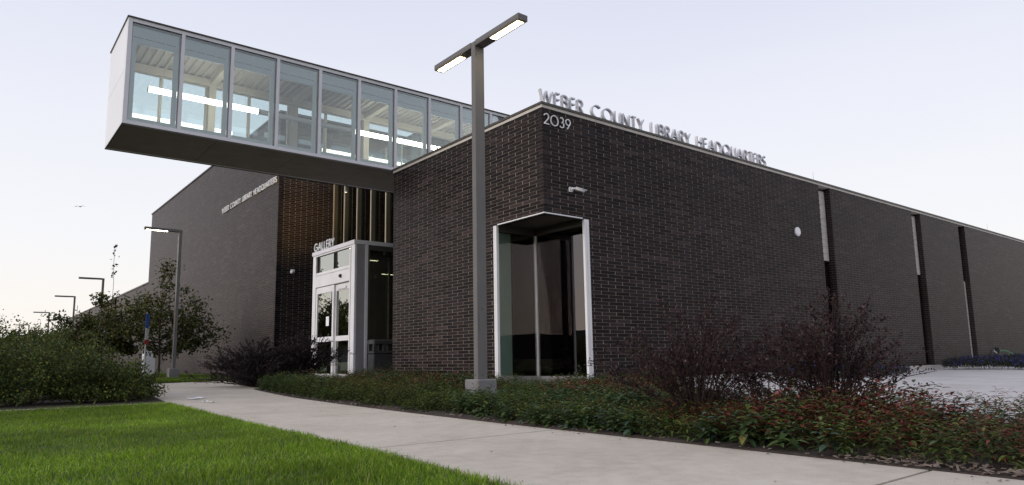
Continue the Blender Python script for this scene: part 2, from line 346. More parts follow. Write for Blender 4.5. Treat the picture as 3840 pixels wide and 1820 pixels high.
PL = [(-12, -4.22), (-8, -4.13), (-4.6, -4.04), (-1, -3.9), (2.2, -3.74), (4.4, -3.46), (6.0, -3.2)]      # y, x of the bed side edge
LA = [(-12, -6.3), (-7, -6.02), (-4.3, -5.82), (-1.3, -5.74), (1.4, -5.62), (2.5, -5.6), (6.0, -5.3)]     # y, x of the lawn side edge
xpl = lambda y: float(np.interp(y, [a for a, b in PL], [b for a, b in PL]))
xla = lambda y: float(np.interp(y, [a for a, b in LA], [b for a, b in LA]))
swalk = MB(); ysw = np.linspace(-12, 6, 25)
swalk.v = [(xla(y) + .004, y, gz(y) - .02) for y in ysw] + [(xpl(y) - .004, y, gz(y) - .02) for y in ysw]
swalk.f = [(i, 25 + i, 26 + i, i + 1) for i in range(24)]
sw = tag(swalk.build('sidewalk', 'joint'), 'pale concrete sidewalk between lawn and planting bed', None, None, 'structure')
ycut = [-12, -10.76, -7.71, -4.68, -1.63, 1.42, 4.3]
for a, b in zip(ycut[:-1], ycut[1:]):
    yy = np.linspace(a + .011, b - .011, 7)
    s_ = MB(); n = len(yy)
    L_ = [(xla(y), y) for y in yy]; P_ = [(xpl(y), y) for y in yy]
    for zo in (-.06, 0):
        s_.v += [(x, y, gz(y) + zo) for x, y in L_] + [(x, y, gz(y) + zo) for x, y in P_]
    k = 2 * n
    for i in range(n - 1):
        s_.f += [(k + i, k + n + i, k + n + i + 1, k + i + 1), (i, i + 1, k + i + 1, k + i), (n + i + 1, n + i, k + n + i, k + n + i + 1)]
    s_.f += [(0, k, k + n, n), (n - 1, 2 * n - 1, k + 2 * n - 1, k + n - 1)]
    s_.build('slab', 'conc', sw)
ent = MB(); pts = [(-5.42, 4.31), (-3.47, 4.31), (-3.25, 5.8), (-2.2, 6.4), (0.0, 6.5), (2.1, 6.5), (2.1, 13.7), (0, 13.7), (0, 11.6), (-2.7, 11.45), (-3.86, 11.2), (-7.5, 11.0), (-7.5, 9.0), (-5.9, 7.0), (-5.3, 6.0)]
ent.poly(pts, lambda x, y: gz(y) - .06, lambda x, y: gz(y))
tag(ent.build('entrance_pavement', 'conc'), 'pale concrete pavement in front of the glass entrance', None, None, 'structure')
# mow strip between lawn and hedge
tag(MB().poly([(-14, 2.42), (-5.6, 2.5), (-5.6, 2.62), (-14, 2.56)], -.24, lambda x, y: gz(y)).build('mow_strip', 'conc'), 'narrow concrete edging strip between lawn and hedge', None, None, 'structure')
BEDR = [(-1.2, -10), (-1.8, -7.0), (-1.3, -4.4), (.7, -1.9), (3.0, -.8), (3.2, 0.0)]
tag(MB().poly(BEDR + [(32, 0), (32, -14), (-1.2, -14)], -.3, -.14).build('plaza', 'plaza'), 'pale concrete plaza along the long brick wall', None, None, 'structure')
bedp = [(xpl(y) + .002, y) for y in (-12, -8, -4.6, -1, 2.2, 4.4, 5.9)] + [(-2.2, 6.35), (-0.02, 6.4), (-0.02, 0)] + [(3.18, -.02)] + [(x - .01, y) for x, y in BEDR[::-1][1:]] + [(-1.3, -12)]
tag(MB().poly(bedp, -.4, lambda x, y: gz(y) + .005).build('planting_bed', 'soil'), 'dark mulch soil of the planting bed', None, None, 'structure')
tag(MB().poly([(-14, -14)] + [(xla(y) - .002, y) for y in (-12, -7, -4.3, -1.3, 1.4, 2.4)] + [(-14, 2.4)], -.4, lambda x, y: gz(y) - .012).build('lawn_soil', 'turf'), 'green turf soil beneath the lawn', None, None, 'structure')
tag(MB().poly([(-5.6, 2.64), (-5.45, 4.3), (-5.95, 7.0), (-7.55, 9.0), (-7.55, 30), (-14, 30), (-14, 2.6)], -.4, lambda x, y: gz(y) - .004).build('hedge_soil', 'soil'), 'dark soil under the hedge shrubs', None, None, 'structure')
hl = MB()
for i in range(72):
    a = 2 * math.pi * i / 72; h_ = 40 + 50 * vnoise(i, 0, 0.37, 3) + 25 * vnoise(i, 3, 0.9, 5)
    hl.v += [(2400 * math.cos(a), 2400 * math.sin(a), -5), (2400 * math.cos(a), 2400 * math.sin(a), float(h_)), (2800 * math.cos(a), 2800 * math.sin(a), -5)]
for i in range(72):
    j = (i + 1) % 72; hl.f += [(3 * i, 3 * j, 3 * j + 1, 3 * i + 1), (3 * i + 1, 3 * j + 1, 3 * j + 2, 3 * i + 2)]
tag(hl.build('hills', 'hill'), 'low far hills on the horizon', None, None, 'structure')

# ------------------------------------------------------------------ the library building
CH = 0.0677; BL = 0.4064; JT = 0.009; HB = 75 * CH; HT = 5.18
LIB = tag(empty('library_building', (0, 0, 0)), 'dark brick library building with cantilevered glass gallery box', 'building')
CANDID = []     # single bricks: (distance, wall, matrix, length)
def brickwall(name, O, rz, length, courses, z0=0.0, holes=(), shift=0.0, individual=False, thick=0.22, dep=0.09, label=None, corner=None):
    """wall with outer face in local plane y=0 facing -y, running along +x; holes = (x0,x1,z0,z1)"""
    w = MB(); H = courses * CH
    # backing of mortar (recessed 6 mm), cut around the holes
    xs = sorted({0.0, length, *[h[0] for h in holes], *[h[1] for h in holes]}); zs = sorted({0.0, H, *[h[2] for h in holes], *[h[3] for h in holes]})
    xs = [x for x in xs if 0 <= x <= length]; zs = [z for z in zs if 0 <= z <= H]
    for a, b in zip(xs[:-1], xs[1:]):
        for c, d in zip(zs[:-1], zs[1:]):
            if not any(h[0] - 1e-6 <= a and b <= h[1] + 1e-6 and h[2] - 1e-6 <= c and d <= h[3] + 1e-6 for h in holes):
                w.box(a + (.005 if corner == 'start' and a == 0 else 0), b - (.005 if corner == 'end' and b == length else 0), .005, thick, c, d)
    wo = w.build(name, 'mortar', LIB); wo.location = (O[0], O[1], z0); wo.rotation_euler = (0, 0, rz)
    if label: wo['label'] = label
    MW = Matrix.Translation((O[0], O[1], z0)) @ Matrix.Rotation(rz, 4, 'Z')
    segs = []
    for c in range(courses):
        za, zb = c * CH + JT / 2, (c + 1) * CH - JT / 2; zm = (za + zb) / 2
        off = (shift + (BL / 2 if c % 2 else 0)) % BL
        lo, hi = 0.0, length
        if corner == 'start' and c % 2: lo = .1016
        if corner == 'end' and not c % 2: hi = length - .1016
        cuts = [(lo, hi)]
        for h in holes:
            if h[2] < zm < h[3]:
                nc = []
                for a, b in cuts:
                    if h[1] <= a or h[0] >= b: nc.append((a, b)); continue
                    if h[0] > a: nc.append((a, h[0]))
                    if h[1] < b: nc.append((h[1], b))
                cuts = nc
        for a, b in cuts:
            k0 = math.floor((a - off) / BL)
            x = off + k0 * BL
            while x < b:
                u0, u1 = max(x + JT / 2, a), min(x + BL - JT / 2, b)
                if u1 - u0 > 0.025: segs.append((u0, u1, za, zb))
                x += BL
    return dict(o=wo, M=MW, segs=segs, dep=dep, individual=individual)
HALF = math.pi / 2
# corner notch opening on both faces up to z=3.06
WR = brickwall('brick_wall', (0, 0), 0, 31.0, 75, holes=((0, 1.12, 0, 3.08), (10.18, 10.81, 0, 5.2), (16.28, 16.97, 0, 5.2), (20.33, 20.97, 0, 5.2)), shift=BL / 2, corner='start', individual=True, label='long dark brick wall facing the plaza')
# face towards -X: local +x runs along -Y
WL = brickwall('brick_wall', (0, 5.67), -HALF, 5.67, 75, holes=((5.67 - 1.53, 5.67, 0, 3.08),), shift=5.67 % BL, corner='end', individual=True, label='short dark brick wall between corner window and entrance')
WW = brickwall('brick_wall', (0, 34.7), -HALF, 34.7 - 13.825, 135, shift=(34.7 - 13.825) % BL, corner='end', label='tall brick wing wall carrying the white letters')
WS = brickwall('brick_wall', (0, 13.825), 0, 12.0, 135, shift=BL / 2, corner='start', label='dark brick return wall beside the entrance')
WB = brickwall('brick_wall', (0, 72.0), -HALF, 72 - 34.7, 75, holes=((72 - 45.5, 72 - 44.9, 0, 5.2), (72 - 58.0, 72 - 57.4, 0, 5.2)), shift=0.0, label='low far brick wing beyond the tall wing')
allseg = []
for w in (WR, WL, WW, WS, WB):
    for s_ in w['segs']:
        if w['individual'] and s_[1] - s_[0] > 0.3:
            c = w['M'] @ Vector(((s_[0] + s_[1]) / 2, 0, (s_[2] + s_[3]) / 2))
            # not those behind the lamp pole or the plants
            if c.z > 0.25: allseg.append(((c - CAM).length, id(w), s_))
allseg.sort(key=lambda q: q[0]); single = {(q[1], q[2]) for q in allseg[:300]}
bm_cache = {}
def brick_mesh(L, H, dep):
    k = (round(L, 4), round(H, 4), dep)
    if k not in bm_cache:
        b = MB(); c = .0012; x, z = L / 2, H / 2
        v = [(-x + c, 0, -z + c), (x - c, 0, -z + c), (x - c, 0, z - c), (-x + c, 0, z - c), (-x, c, -z), (x, c, -z), (x, c, z), (-x, c, z), (-x, dep, -z), (x, dep, -z), (x, dep, z), (-x, dep, z)]
        f = [(0, 1, 2, 3)] + [(i, 4 + i, 4 + (i + 1) % 4, (i + 1) % 4) for i in range(4)] + [(4 + i, 8 + i, 8 + (i + 1) % 4, 4 + (i + 1) % 4) for i in range(4)]
        b.add(v, f); bm_cache[k] = b.mesh('brick', 'brick1')
    return bm_cache[k]
for w in (WR, WL, WW, WS, WB):
    rest = []
    for s_ in w['segs']:
        if (id(w), s_) in single:
            o = bpy.data.objects.new('brick', brick_mesh(s_[1] - s_[0], s_[3] - s_[2], .092)); COL.objects.link(o); o.parent = w['o']
            o.location = ((s_[0] + s_[1]) / 2, random.uniform(-.0006, .0006), (s_[2] + s_[3]) / 2); o.rotation_euler = (0, 0, random.uniform(-.001, .001))
        else: rest.append(s_)
    A = np.array(rest); n = len(A); y0 = RNG.uniform(-.0006, .0006, n); D_ = np.full(n, .092)
    V = np.stack([np.stack([A[:, 0], y0, A[:, 2]], 1), np.stack([A[:, 1], y0, A[:, 2]], 1), np.stack([A[:, 1], y0, A[:, 3]], 1), np.stack([A[:, 0], y0, A[:, 3]], 1),
                  np.stack([A[:, 0], D_, A[:, 2]], 1), np.stack([A[:, 1], D_, A[:, 2]], 1), np.stack([A[:, 1], D_, A[:, 3]], 1), np.stack([A[:, 0], D_, A[:, 3]], 1)], 1)
    F = np.array([[0, 1, 2, 3], [1, 5, 6, 2], [5, 4, 7, 6], [4, 0, 3, 7], [3, 2, 6, 7], [4, 5, 1, 0]])
    F = (np.arange(n)[:, None, None] * 8 + F[None]).reshape(-1, 4)
    me = npmesh('brickwork', V.reshape(-1, 3), F, 'brick', {'tone': ('FLOAT', np.repeat(RNG.random(n), 8))})
    tag(link(bpy.data.objects.new('brickwork', me), w['o']), kind='stuff')
    HJ = np.array([(a[1], a[2] - .0035, b[0], a[3] + .0035) for a, b in zip(w['segs'][:-1], w['segs'][1:]) if abs(a[2] - b[2]) < 1e-6 and 0 < b[0] - a[1] < .02])
    nh = len(HJ); yh = np.full(nh, .0012)
    V = np.stack([np.stack([HJ[:, 0], yh, HJ[:, 1]], 1), np.stack([HJ[:, 2], yh, HJ[:, 1]], 1), np.stack([HJ[:, 2], yh, HJ[:, 3]], 1), np.stack([HJ[:, 0], yh, HJ[:, 3]], 1)], 1)
    tag(link(bpy.data.objects.new('head_joints', npmesh('head_joints', V.reshape(-1, 3), np.arange(nh * 4).reshape(-1, 4), 'headjoint')), w['o']), kind='stuff')

# concrete plinth under the bricks, copings
def part(name, mat, *a): return box(name, mat, LIB, *a)
part('plinth', 'base', 1.12, 31, -.015, .3, -.3, -.001); part('plinth', 'base', -.015, .3, 1.53, 5.67, -.3, -.001)
part('plinth', 'base', -.015, .3, 13.81, 72, -.3, -.001)
part('stone_strip', 'strip', -.02, 31, -.02, .25, HB, 5.137); part('stone_strip', 'strip', -.02, .25, .25, 5.67, HB, 5.137)
part('coping', 'coping', -.045, 31, -.045, .4, 5.137, HT); part('coping', 'coping', -.045, .4, .4, 5.71, 5.137, HT)
part('coping', 'coping', -.04, .4, 13.79, 34.74, 135 * CH, 135 * CH + .06); part('coping', 'coping', .4, 12, 13.79, 14.2, 135 * CH, 135 * CH + .06)
part('coping', 'coping', -.04, .4, 34.74, 72, HB, HB + .09)
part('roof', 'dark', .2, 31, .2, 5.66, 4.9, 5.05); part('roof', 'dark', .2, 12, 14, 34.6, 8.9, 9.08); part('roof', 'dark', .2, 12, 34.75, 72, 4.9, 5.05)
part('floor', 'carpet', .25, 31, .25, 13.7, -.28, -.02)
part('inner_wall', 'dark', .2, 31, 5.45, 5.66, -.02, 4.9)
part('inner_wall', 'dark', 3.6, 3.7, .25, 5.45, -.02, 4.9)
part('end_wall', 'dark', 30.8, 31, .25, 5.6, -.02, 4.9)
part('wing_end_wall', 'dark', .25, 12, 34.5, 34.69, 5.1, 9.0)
# slot niches of the long wall
def slot(x0, x1, pale):
    part('niche_back', 'dark', x0, x1, .19, .24, 0, 5.05)
    n = 75; rv = MB(); mo = MB(); mo.box(x1 - .001, x1 + .05, .008, .2, 0, HB); 
    for c in range(n):
        za, zb = c * CH + JT / 2, (c + 1) * CH - JT / 2
        if c % 2: rv.box(x1 - .006, x1 + .04, .004, .1, za, zb); rv.box(x1 - .006, x1 + .04, .11, .19, za, zb)
        else: rv.box(x1 - .006, x1 + .04, .004, .19, za, zb)
    mo.build('niche_mortar', 'mortar', LIB); tag(rv.build('niche_brickwork', 'brick1', LIB), kind='stuff')
    part('niche_side', 'mortar', x0 - .03, x0 + .002, .05, .2, 0, 5.05)
    k = 0
    z = pale[0]
    while z < pale[1] - .05:
        z2 = min(z + .2, pale[1]); part('tile', 'panel', x0 + .004, x1 - .012, .165, .19, z + .003, z2 - .003); z = z2
    g0, g1 = (0.0, pale[0]) if pale[0] > 1 else (pale[1], 5.05)
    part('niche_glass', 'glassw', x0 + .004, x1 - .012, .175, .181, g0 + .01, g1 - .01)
slot(10.18, 10.81, (3.0, 5.0)); slot(16.28, 16.97, (3.0, 5.0)); slot(20.33, 20.97, (0.0, 3.0))

# corner notch window
X1, Y1, ZS = 1.03, 1.46, 3.08
part('window_soffit', 'coping', .02, X1 + .05, .02, Y1 + .05, ZS, ZS + .08)
part('soffit_edge', 'white', -.012, X1 - .06, -.012, .02, ZS - .022, ZS); part('soffit_edge', 'white', -.012, .02, .021, Y1 - .06, ZS - .022, ZS)
part('window_floor', 'base', .0, X1, .0, Y1, -.3, -.03)
for a in ((X1 - .03, X1 + .022), (X1 + .027, 1.12)): part('jamb_panel', 'white', a[0], a[1], -.022, .035, -.02, ZS - .024)
for a in ((Y1 - .03, Y1 + .022), (Y1 + .027, 1.53)): part('jamb_panel', 'white', -.022, .035, a[0], a[1], -.02, ZS - .024)
cw = empty('corner_window'); cw.parent = LIB
box('frame', 'coping', cw, .04, X1 - .03, Y1 - .02, Y1 + .04, 2.94, ZS - .001); box('frame', 'coping', cw, X1 - .02, X1 + .04, .04, Y1 - .03, 2.94, ZS - .001)
box('frame', 'greyal', cw, .04, X1 - .03, Y1 - .025, Y1 + .04, -.02, .07); box('frame', 'greyal', cw, X1 - .025, X1 + .04, .04, Y1 - .03, -.02, .07)
box('pier_panel', 'panelg', cw, .05, .40, Y1 + .05, Y1 + .09, -.02, 2.93); box('pier_panel', 'panelg', cw, X1 + .05, X1 + .09, .05, .36, -.02, 2.93)
box('mullion', 'white', cw, X1 - .028, X1 + .03, Y1 - .028, Y1 + .03, -.02, 2.95)
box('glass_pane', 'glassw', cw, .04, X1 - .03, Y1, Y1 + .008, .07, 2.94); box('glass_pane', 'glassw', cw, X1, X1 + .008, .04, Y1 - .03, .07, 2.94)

# ---- entrance recess: curtain wall behind, vestibule in front
XG = 2.16
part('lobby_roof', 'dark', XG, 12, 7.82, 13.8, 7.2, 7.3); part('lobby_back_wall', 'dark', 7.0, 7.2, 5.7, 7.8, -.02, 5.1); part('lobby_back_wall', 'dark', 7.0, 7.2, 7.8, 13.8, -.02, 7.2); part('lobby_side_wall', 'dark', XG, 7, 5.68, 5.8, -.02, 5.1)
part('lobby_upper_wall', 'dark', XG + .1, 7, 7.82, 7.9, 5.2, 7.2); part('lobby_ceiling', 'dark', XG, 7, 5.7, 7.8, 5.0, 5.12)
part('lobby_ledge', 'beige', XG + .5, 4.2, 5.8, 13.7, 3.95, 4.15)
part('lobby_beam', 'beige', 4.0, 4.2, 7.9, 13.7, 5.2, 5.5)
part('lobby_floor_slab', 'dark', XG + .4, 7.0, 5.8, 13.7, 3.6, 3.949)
ct = empty('curtain_wall'); ct.parent = LIB
ym = [5.75, 6.77, 7.79, 8.81, 9.83, 10.85, 11.87, 12.88, 13.78]
for y in ym:
    zt = 5.1 if y < 7.8 else 7.19
    box('mullion', 'tan', ct, XG - .17, XG - .14, y - .02, y + .02, 3.72, zt)
    box('fin', 'olive', ct, XG - .139, XG + .06, y - .018, y + .018, 3.72, zt)
for a, b in zip(ym[:-1], ym[1:]):
    box('glass_pane', 'glassu', ct, XG - .01, XG - .002, a + .023, b - .023, 3.78, 5.1 if a < 7.78 else 7.19)
    box('transom', 'olive', ct, XG - .06, XG + .05, a + .023, b - .023, 3.72, 3.779)
for a, b in ((5.8, 7.8), (10.66, 12.2), (12.2, 13.78)):
    box('glass_pane', 'glassd', ct, XG - .01, XG - .002, a + .03, b - .03, 0.05, 3.7); box('mullion', 'olive', ct, XG - .09, XG + .05, b - .03, b + .028, -.05, 3.71)
box('end_panel', 'white', ct, 1.2, 1.24, 5.69, 7.0, 3.75, 5.1)
VY0, VY1, VZ = 7.815, 10.65, 3.71
ve = empty('vestibule'); ve.parent = LIB
box('fascia', 'alu', ve, -.03, XG - .18, VY0 - .03, VY1 + .02, 3.60, VZ)
box('ceiling', 'dark', ve, .08, XG - .18, VY0 + .06, VY1 - .06, 3.42, 3.46)
box('frame_post', 'white', ve, 0, .12, VY0 + .012, VY0 + .21, -.1, 3.599); box('frame_post', 'white', ve, 0, .12, VY1 - .21, VY1, -.1, 3.599)
box('frame_edge', 'white', ve, -.02, .02, VY0 + .215, VY0 + .27, -.1, 3.55); box('frame_edge', 'white', ve, -.02, .02, VY1 - .27, VY1 - .215, -.1, 3.55)
box('frame_rail', 'white', ve, .0, .10, VY0 + .215, VY1 - .215, 3.551, 3.599); box('frame_rail', 'white', ve, -.012, .10, VY0 + .275, VY1 - .275, 2.97, 3.05)
box('door_header', 'white', ve, -.02, .14, VY0 + .275, VY1 - .275, 2.62, 2.955)
box('transom_glass', 'glassd', ve, .05, .058, VY0 + .23, VY1 - .23, 3.05, 3.55)
box('threshold', 'alu', ve, -.02, .14, VY0 + .21, VY1 - .21, -.1, -.03)
sn = MB(); sn.tube([(-.02, 8.62, 2.80), (-.05, 8.62, 2.80), (-.085, 8.62, 2.795)], [.055, .055, .03], 12); sn.build('door_sensor', 'black', ve, True)
def door(y0, y1, xo):
    d = empty('sliding_door'); d.parent = LIB
    box('stile', 'white', d, xo, xo + .05, y0, y0 + .10, -.03, 2.6); box('stile', 'white', d, xo, xo + .05, y1 - .10, y1, -.03, 2.6)
    for a, b in ((-.03, .09), (1.0, 1.14), (2.42, 2.6)): box('rail', 'white', d, xo + .001, xo + .049, y0 + .101, y1 - .101, a, b)
    box('glass_pane', 'glassd', d, xo + .02, xo + .027, y0 + .1, y1 - .1, .09, 1.0); box('glass_pane', 'glassd', d, xo + .02, xo + .027, y0 + .1, y1 - .1, 1.14, 2.42)
    return d
d1 = door(VY0 + .28, 9.17, .06); d2 = door(9.12, VY1 - .28, 0.0)
box('notice', 'paper', d2, .012, .014, 9.45, 9.65, 1.45, 1.72); box('closer', 'alu', d1, .03, .058, 8.4, 8.95, 2.45, 2.52)
# side of the vestibule facing -Y
box('side_post', 'alu', ve, .0, .06, VY0 - .012, VY0 + .01, -.1, 3.599); box('side_panel', 'greyal', ve, .065, .31, VY0, VY0 + .08, -.1, 3.599); box('side_post', 'alu', ve, .315, .39, VY0 - .03, VY0 + .08, -.1, 3.599)
box('side_frame', 'coping', ve, .395, XG - .2, VY0 - .01, VY0 + .06, 3.46, 3.599); box('side_frame', 'coping', ve, .395, .46, VY0 - .008, VY0 + .06, -.1, 3.459)
box('glass_pane', 'glassd', ve, .46, XG - .2, VY0 + .02, VY0 + .028, -.05, 3.46)
box('side_frame', 'tan', ve, 1.32, 1.37, VY0 + .5, VY0 + .56, -.05, 3.0); box('side_frame', 'olive', ve, 1.45, 1.6, VY0 + .9, VY0 + .95, -.05, 2.9)

# ---- cantilevered glass gallery box
GB = empty('glass_gallery'); GB.parent = LIB
BX0, BX1, BY0, BY1, BZ0, BZ1 = -6.03, 8.0, 5.67, 7.76, 5.16, 7.41
def gp(name, mat, *a): return box(name, mat, GB, *a)
mxs = [-4.995 + 1.0085 * k for k in range(13)]
gp('roof_cap', 'coping', BX0 - .02, BX1, BY0 - .025, BY1 + .02, 7.385, BZ1)
gp('top_rail', 'alu', BX0 + .081, BX1, BY0, BY0 + .09, 7.305, 7.384); gp('bottom_rail', 'alu', BX0 + .004, BX1, BY0 - .003, BY0 + .09, BZ0 + .003, 5.236)
gp('corner_post', 'alu', BX0 + .004, BX0 + .08, BY0, BY0 + .09, 5.237, 7.384)
gp('top_rail', 'alu', BX0 + .081, BX1, BY1 - .09, BY1, 7.2, 7.384); gp('bottom_rail', 'alu', BX0 + .004, BX1, BY1 - .09, BY1, BZ0 + .003, 5.30)
for x in mxs:
    gp('mullion', 'alu', x - .035, x + .035, BY0 - .004, BY0 + .085, 5.237, 7.304)
    gp('rear_mullion', 'beige', x - .03, x + .03, BY1 - .085, BY1 - .005, 5.301, 7.199)
edges = [BX0 + .06] + mxs
for a, b in zip(edges[:-1], edges[1:]):
    gp('glass_pane', 'glassb', a + .035, b - .035, BY0 + .03, BY0 + .038, 5.237, 7.304)
    gp('rear_glass_pane', 'glassr', a + .03, b - .03, BY1 - .04, BY1 - .032, 5.301, 7.199)
    gp('black_gap_strip', 'black', a + .036, b - .036, BY0 + .04, BY0 + .07, 7.262, 7.303); gp('black_gap_strip', 'black', b - .058, b - .036, BY0 + .04, BY0 + .07, 5.24, 7.26)  # top strip is the gap's shadow under the rail, modelled in black
    gp('inner_header', 'teal', a + .036, b - .06, BY0 + .072, BY0 + .13, 6.89, 7.26)
    for q in range(4):
        w_ = (b - a - .16) / 4; gp('vent_slot', 'black', a + .06 + q * w_, a + .06 + q * w_ + w_ * .85, BY0 + .0695, BY0 + .0715, 7.018, 7.026)
    gp('inner_sill', 'teal', a + .036, b - .06, BY0 + .072, BY0 + .12, 5.238, 5.335); gp('inner_jamb', 'teal', b - .15, b - .061, BY0 + .072, BY0 + .12, 5.336, 6.889)
gp('inner_jamb', 'teal', BX0 + .082, BX0 + .18, BY0 + .072, BY0 + .12, 5.336, 6.889)
# end face: white panels
gp('end_panel', 'endpanel', BX0, BX0 + .05, BY0 + .11, BY1, 5.17, 6.28); gp('end_panel', 'endpanel', BX0, BX0 + .05, BY0 + .11, BY1, 6.288, 7.38)
gp('end_edge', 'endpanel', BX0, BX0 + .05, BY0 + .001, BY0 + .10, 5.17, 7.38)
# soffit in boards
xb = [BX0 + .02, -4.2, -2.4, -.6, 1.2, 3, 5.0, 8.0]
for a, b in zip(xb[:-1], xb[1:]): gp('soffit_board', 'soffit', a + .004, b - .004, BY0 + .02, BY1 - .02, BZ0 + .006, BZ0 + .03)
gp('soffit_trim', 'black', BX0 + .001, BX1, BY0 - .001, BY0 + .018, BZ0 - .012, BZ0 + .001); gp('soffit_trim', 'black', BX0 + .001, BX1, BY1 - .018, BY1, BZ0 - .012, BZ0 + .028); gp('soffit_trim', 'black', BX0 + .001, BX0 + .018, BY0 + .02, BY1 - .02, BZ0 - .012, BZ0 + .028)
gp('floor', 'carpet', BX0 + .06, BX1, BY0 + .08, BY1 - .1, BZ0 + .04, 5.23)
dk = MB(); px = BX0 + .06; P = .165; prof = []
while px < BX1 - P:
    prof += [(px, 7.20), (px + .05, 7.20), (px + .07, 7.25), (px + .145, 7.25)]; px += P
n = len(prof)
dk.v = [(x, BY0 + .1, z) for x, z in prof] + [(x, BY1 - .1, z) for x, z in prof]; dk.f = [(i, i + 1, n + i + 1, n + i) for i in range(n - 1)]
dk.build('roof_deck', 'deck', GB); gp('roof_sheet', 'dark', BX0 + .05, BX1, BY0 + .1, BY1 - .1, 7.27, 7.38)
gp('rear_beam', 'beige', BX0 + .06, BX1, BY1 - .26, BY1 - .10, 7.02, 7.199); gp('front_beam', 'beige', BX0 + .06, BX1, BY0 + .132, BY0 + .2, 6.98, 7.199)
for x in (-3.9, -1.88, .14, 2.16, 4.2, 6.2):
    gp('column', 'beige', x - .08, x + .08, BY1 - .26, BY1 - .105, 5.231, 7.019); gp('cross_beam', 'beige', x - .07, x + .07, BY0 + .201, BY1 - .261, 7.06, 7.199)

# ------------------------------------------------------------------ pendant tubes in the gallery
def pendant(x0, x1, lit, label):
    t = tag(empty('pendant_light', (x0, 6.72, 6.35)), label, 'light', 'tube lights hung in the glass gallery')
    MB().tube([(0.01, 0, 0), (x1 - x0 - .01, 0, 0)], .062, 14).build('tube', 'tube' if lit else 'endpanel', t, True)
    for a in (0, x1 - x0 - .012): MB().tube([(a, 0, 0), (a + .012, 0, 0)], .065, 14).build('end_cap', 'greyal', t, True)
    for a in (.3, x1 - x0 - .3): MB().tube([(a, 0, .06), (a, 0, .85)], .003, 5).build('cable', 'galv', t)
    return t
pendant(-5.43, -3.06, True, 'lit tube light hung at the free end of the glass gallery')
pendant(-3.04, -.67, False, 'unlit tube light between two lit ones in the glass gallery')
pendant(-.65, 1.9, True, 'lit tube light in the glass gallery near the brick parapet')
pendant(1.92, 4.5, True, 'lit tube light in the glass gallery above the flat roof')
# strip lights inside the entrance
for (x0, x1, y, z, lb) in ((.55, 1.4, 9.17, 3.40, 'long lit strip light on the vestibule ceiling'), (1.0, 1.41, 9.7, 3.40, 'short lit strip light on the vestibule ceiling'), (2.6, 3.9, 11.2, 3.3, 'lit strip light under the lobby ceiling')):
    t = tag(empty('strip_light', (x0, y, z)), lb, 'light'); box('housing', 'greyal', t, 0, x1 - x0, -.03, .03, 0, .03); box('diffuser', 'tube', t, .01, x1 - x0 - .01, -.022, .022, -.012, -.001)

# soffit downlight
dl = tag(empty('downlight', (-.35, 8.6, 0)), 'small warm floodlight under the gallery box edge', 'light')
MB().tube([(0, -.95, BZ0 - .012), (0, -.93, BZ0 - .10), (0.03, -.86, BZ0 - .16)], [.02, .03, .04], 10).build('housing', 'white', dl, True)
MB().tube([(0.031, -.855, BZ0 - .161), (.036, -.845, BZ0 - .168)], .034, 10).build('lens', 'tubedim', dl, True)
sl = bpy.data.lights.new('floodlight_beam', 'SPOT'); slo = bpy.data.objects.new('floodlight_beam', sl); COL.objects.link(slo); slo.parent = dl
sl.energy = 800; sl.color = (1.0, 0.66, 0.22); sl.spot_size = R(44); sl.spot_blend = 1.0; sl.shadow_soft_size = .05
slo.location = (.04, -.83, BZ0 - .18); slo.rotation_euler = Vector((.11, 1.0, .15)).to_track_quat('-Z', 'Y').to_euler()

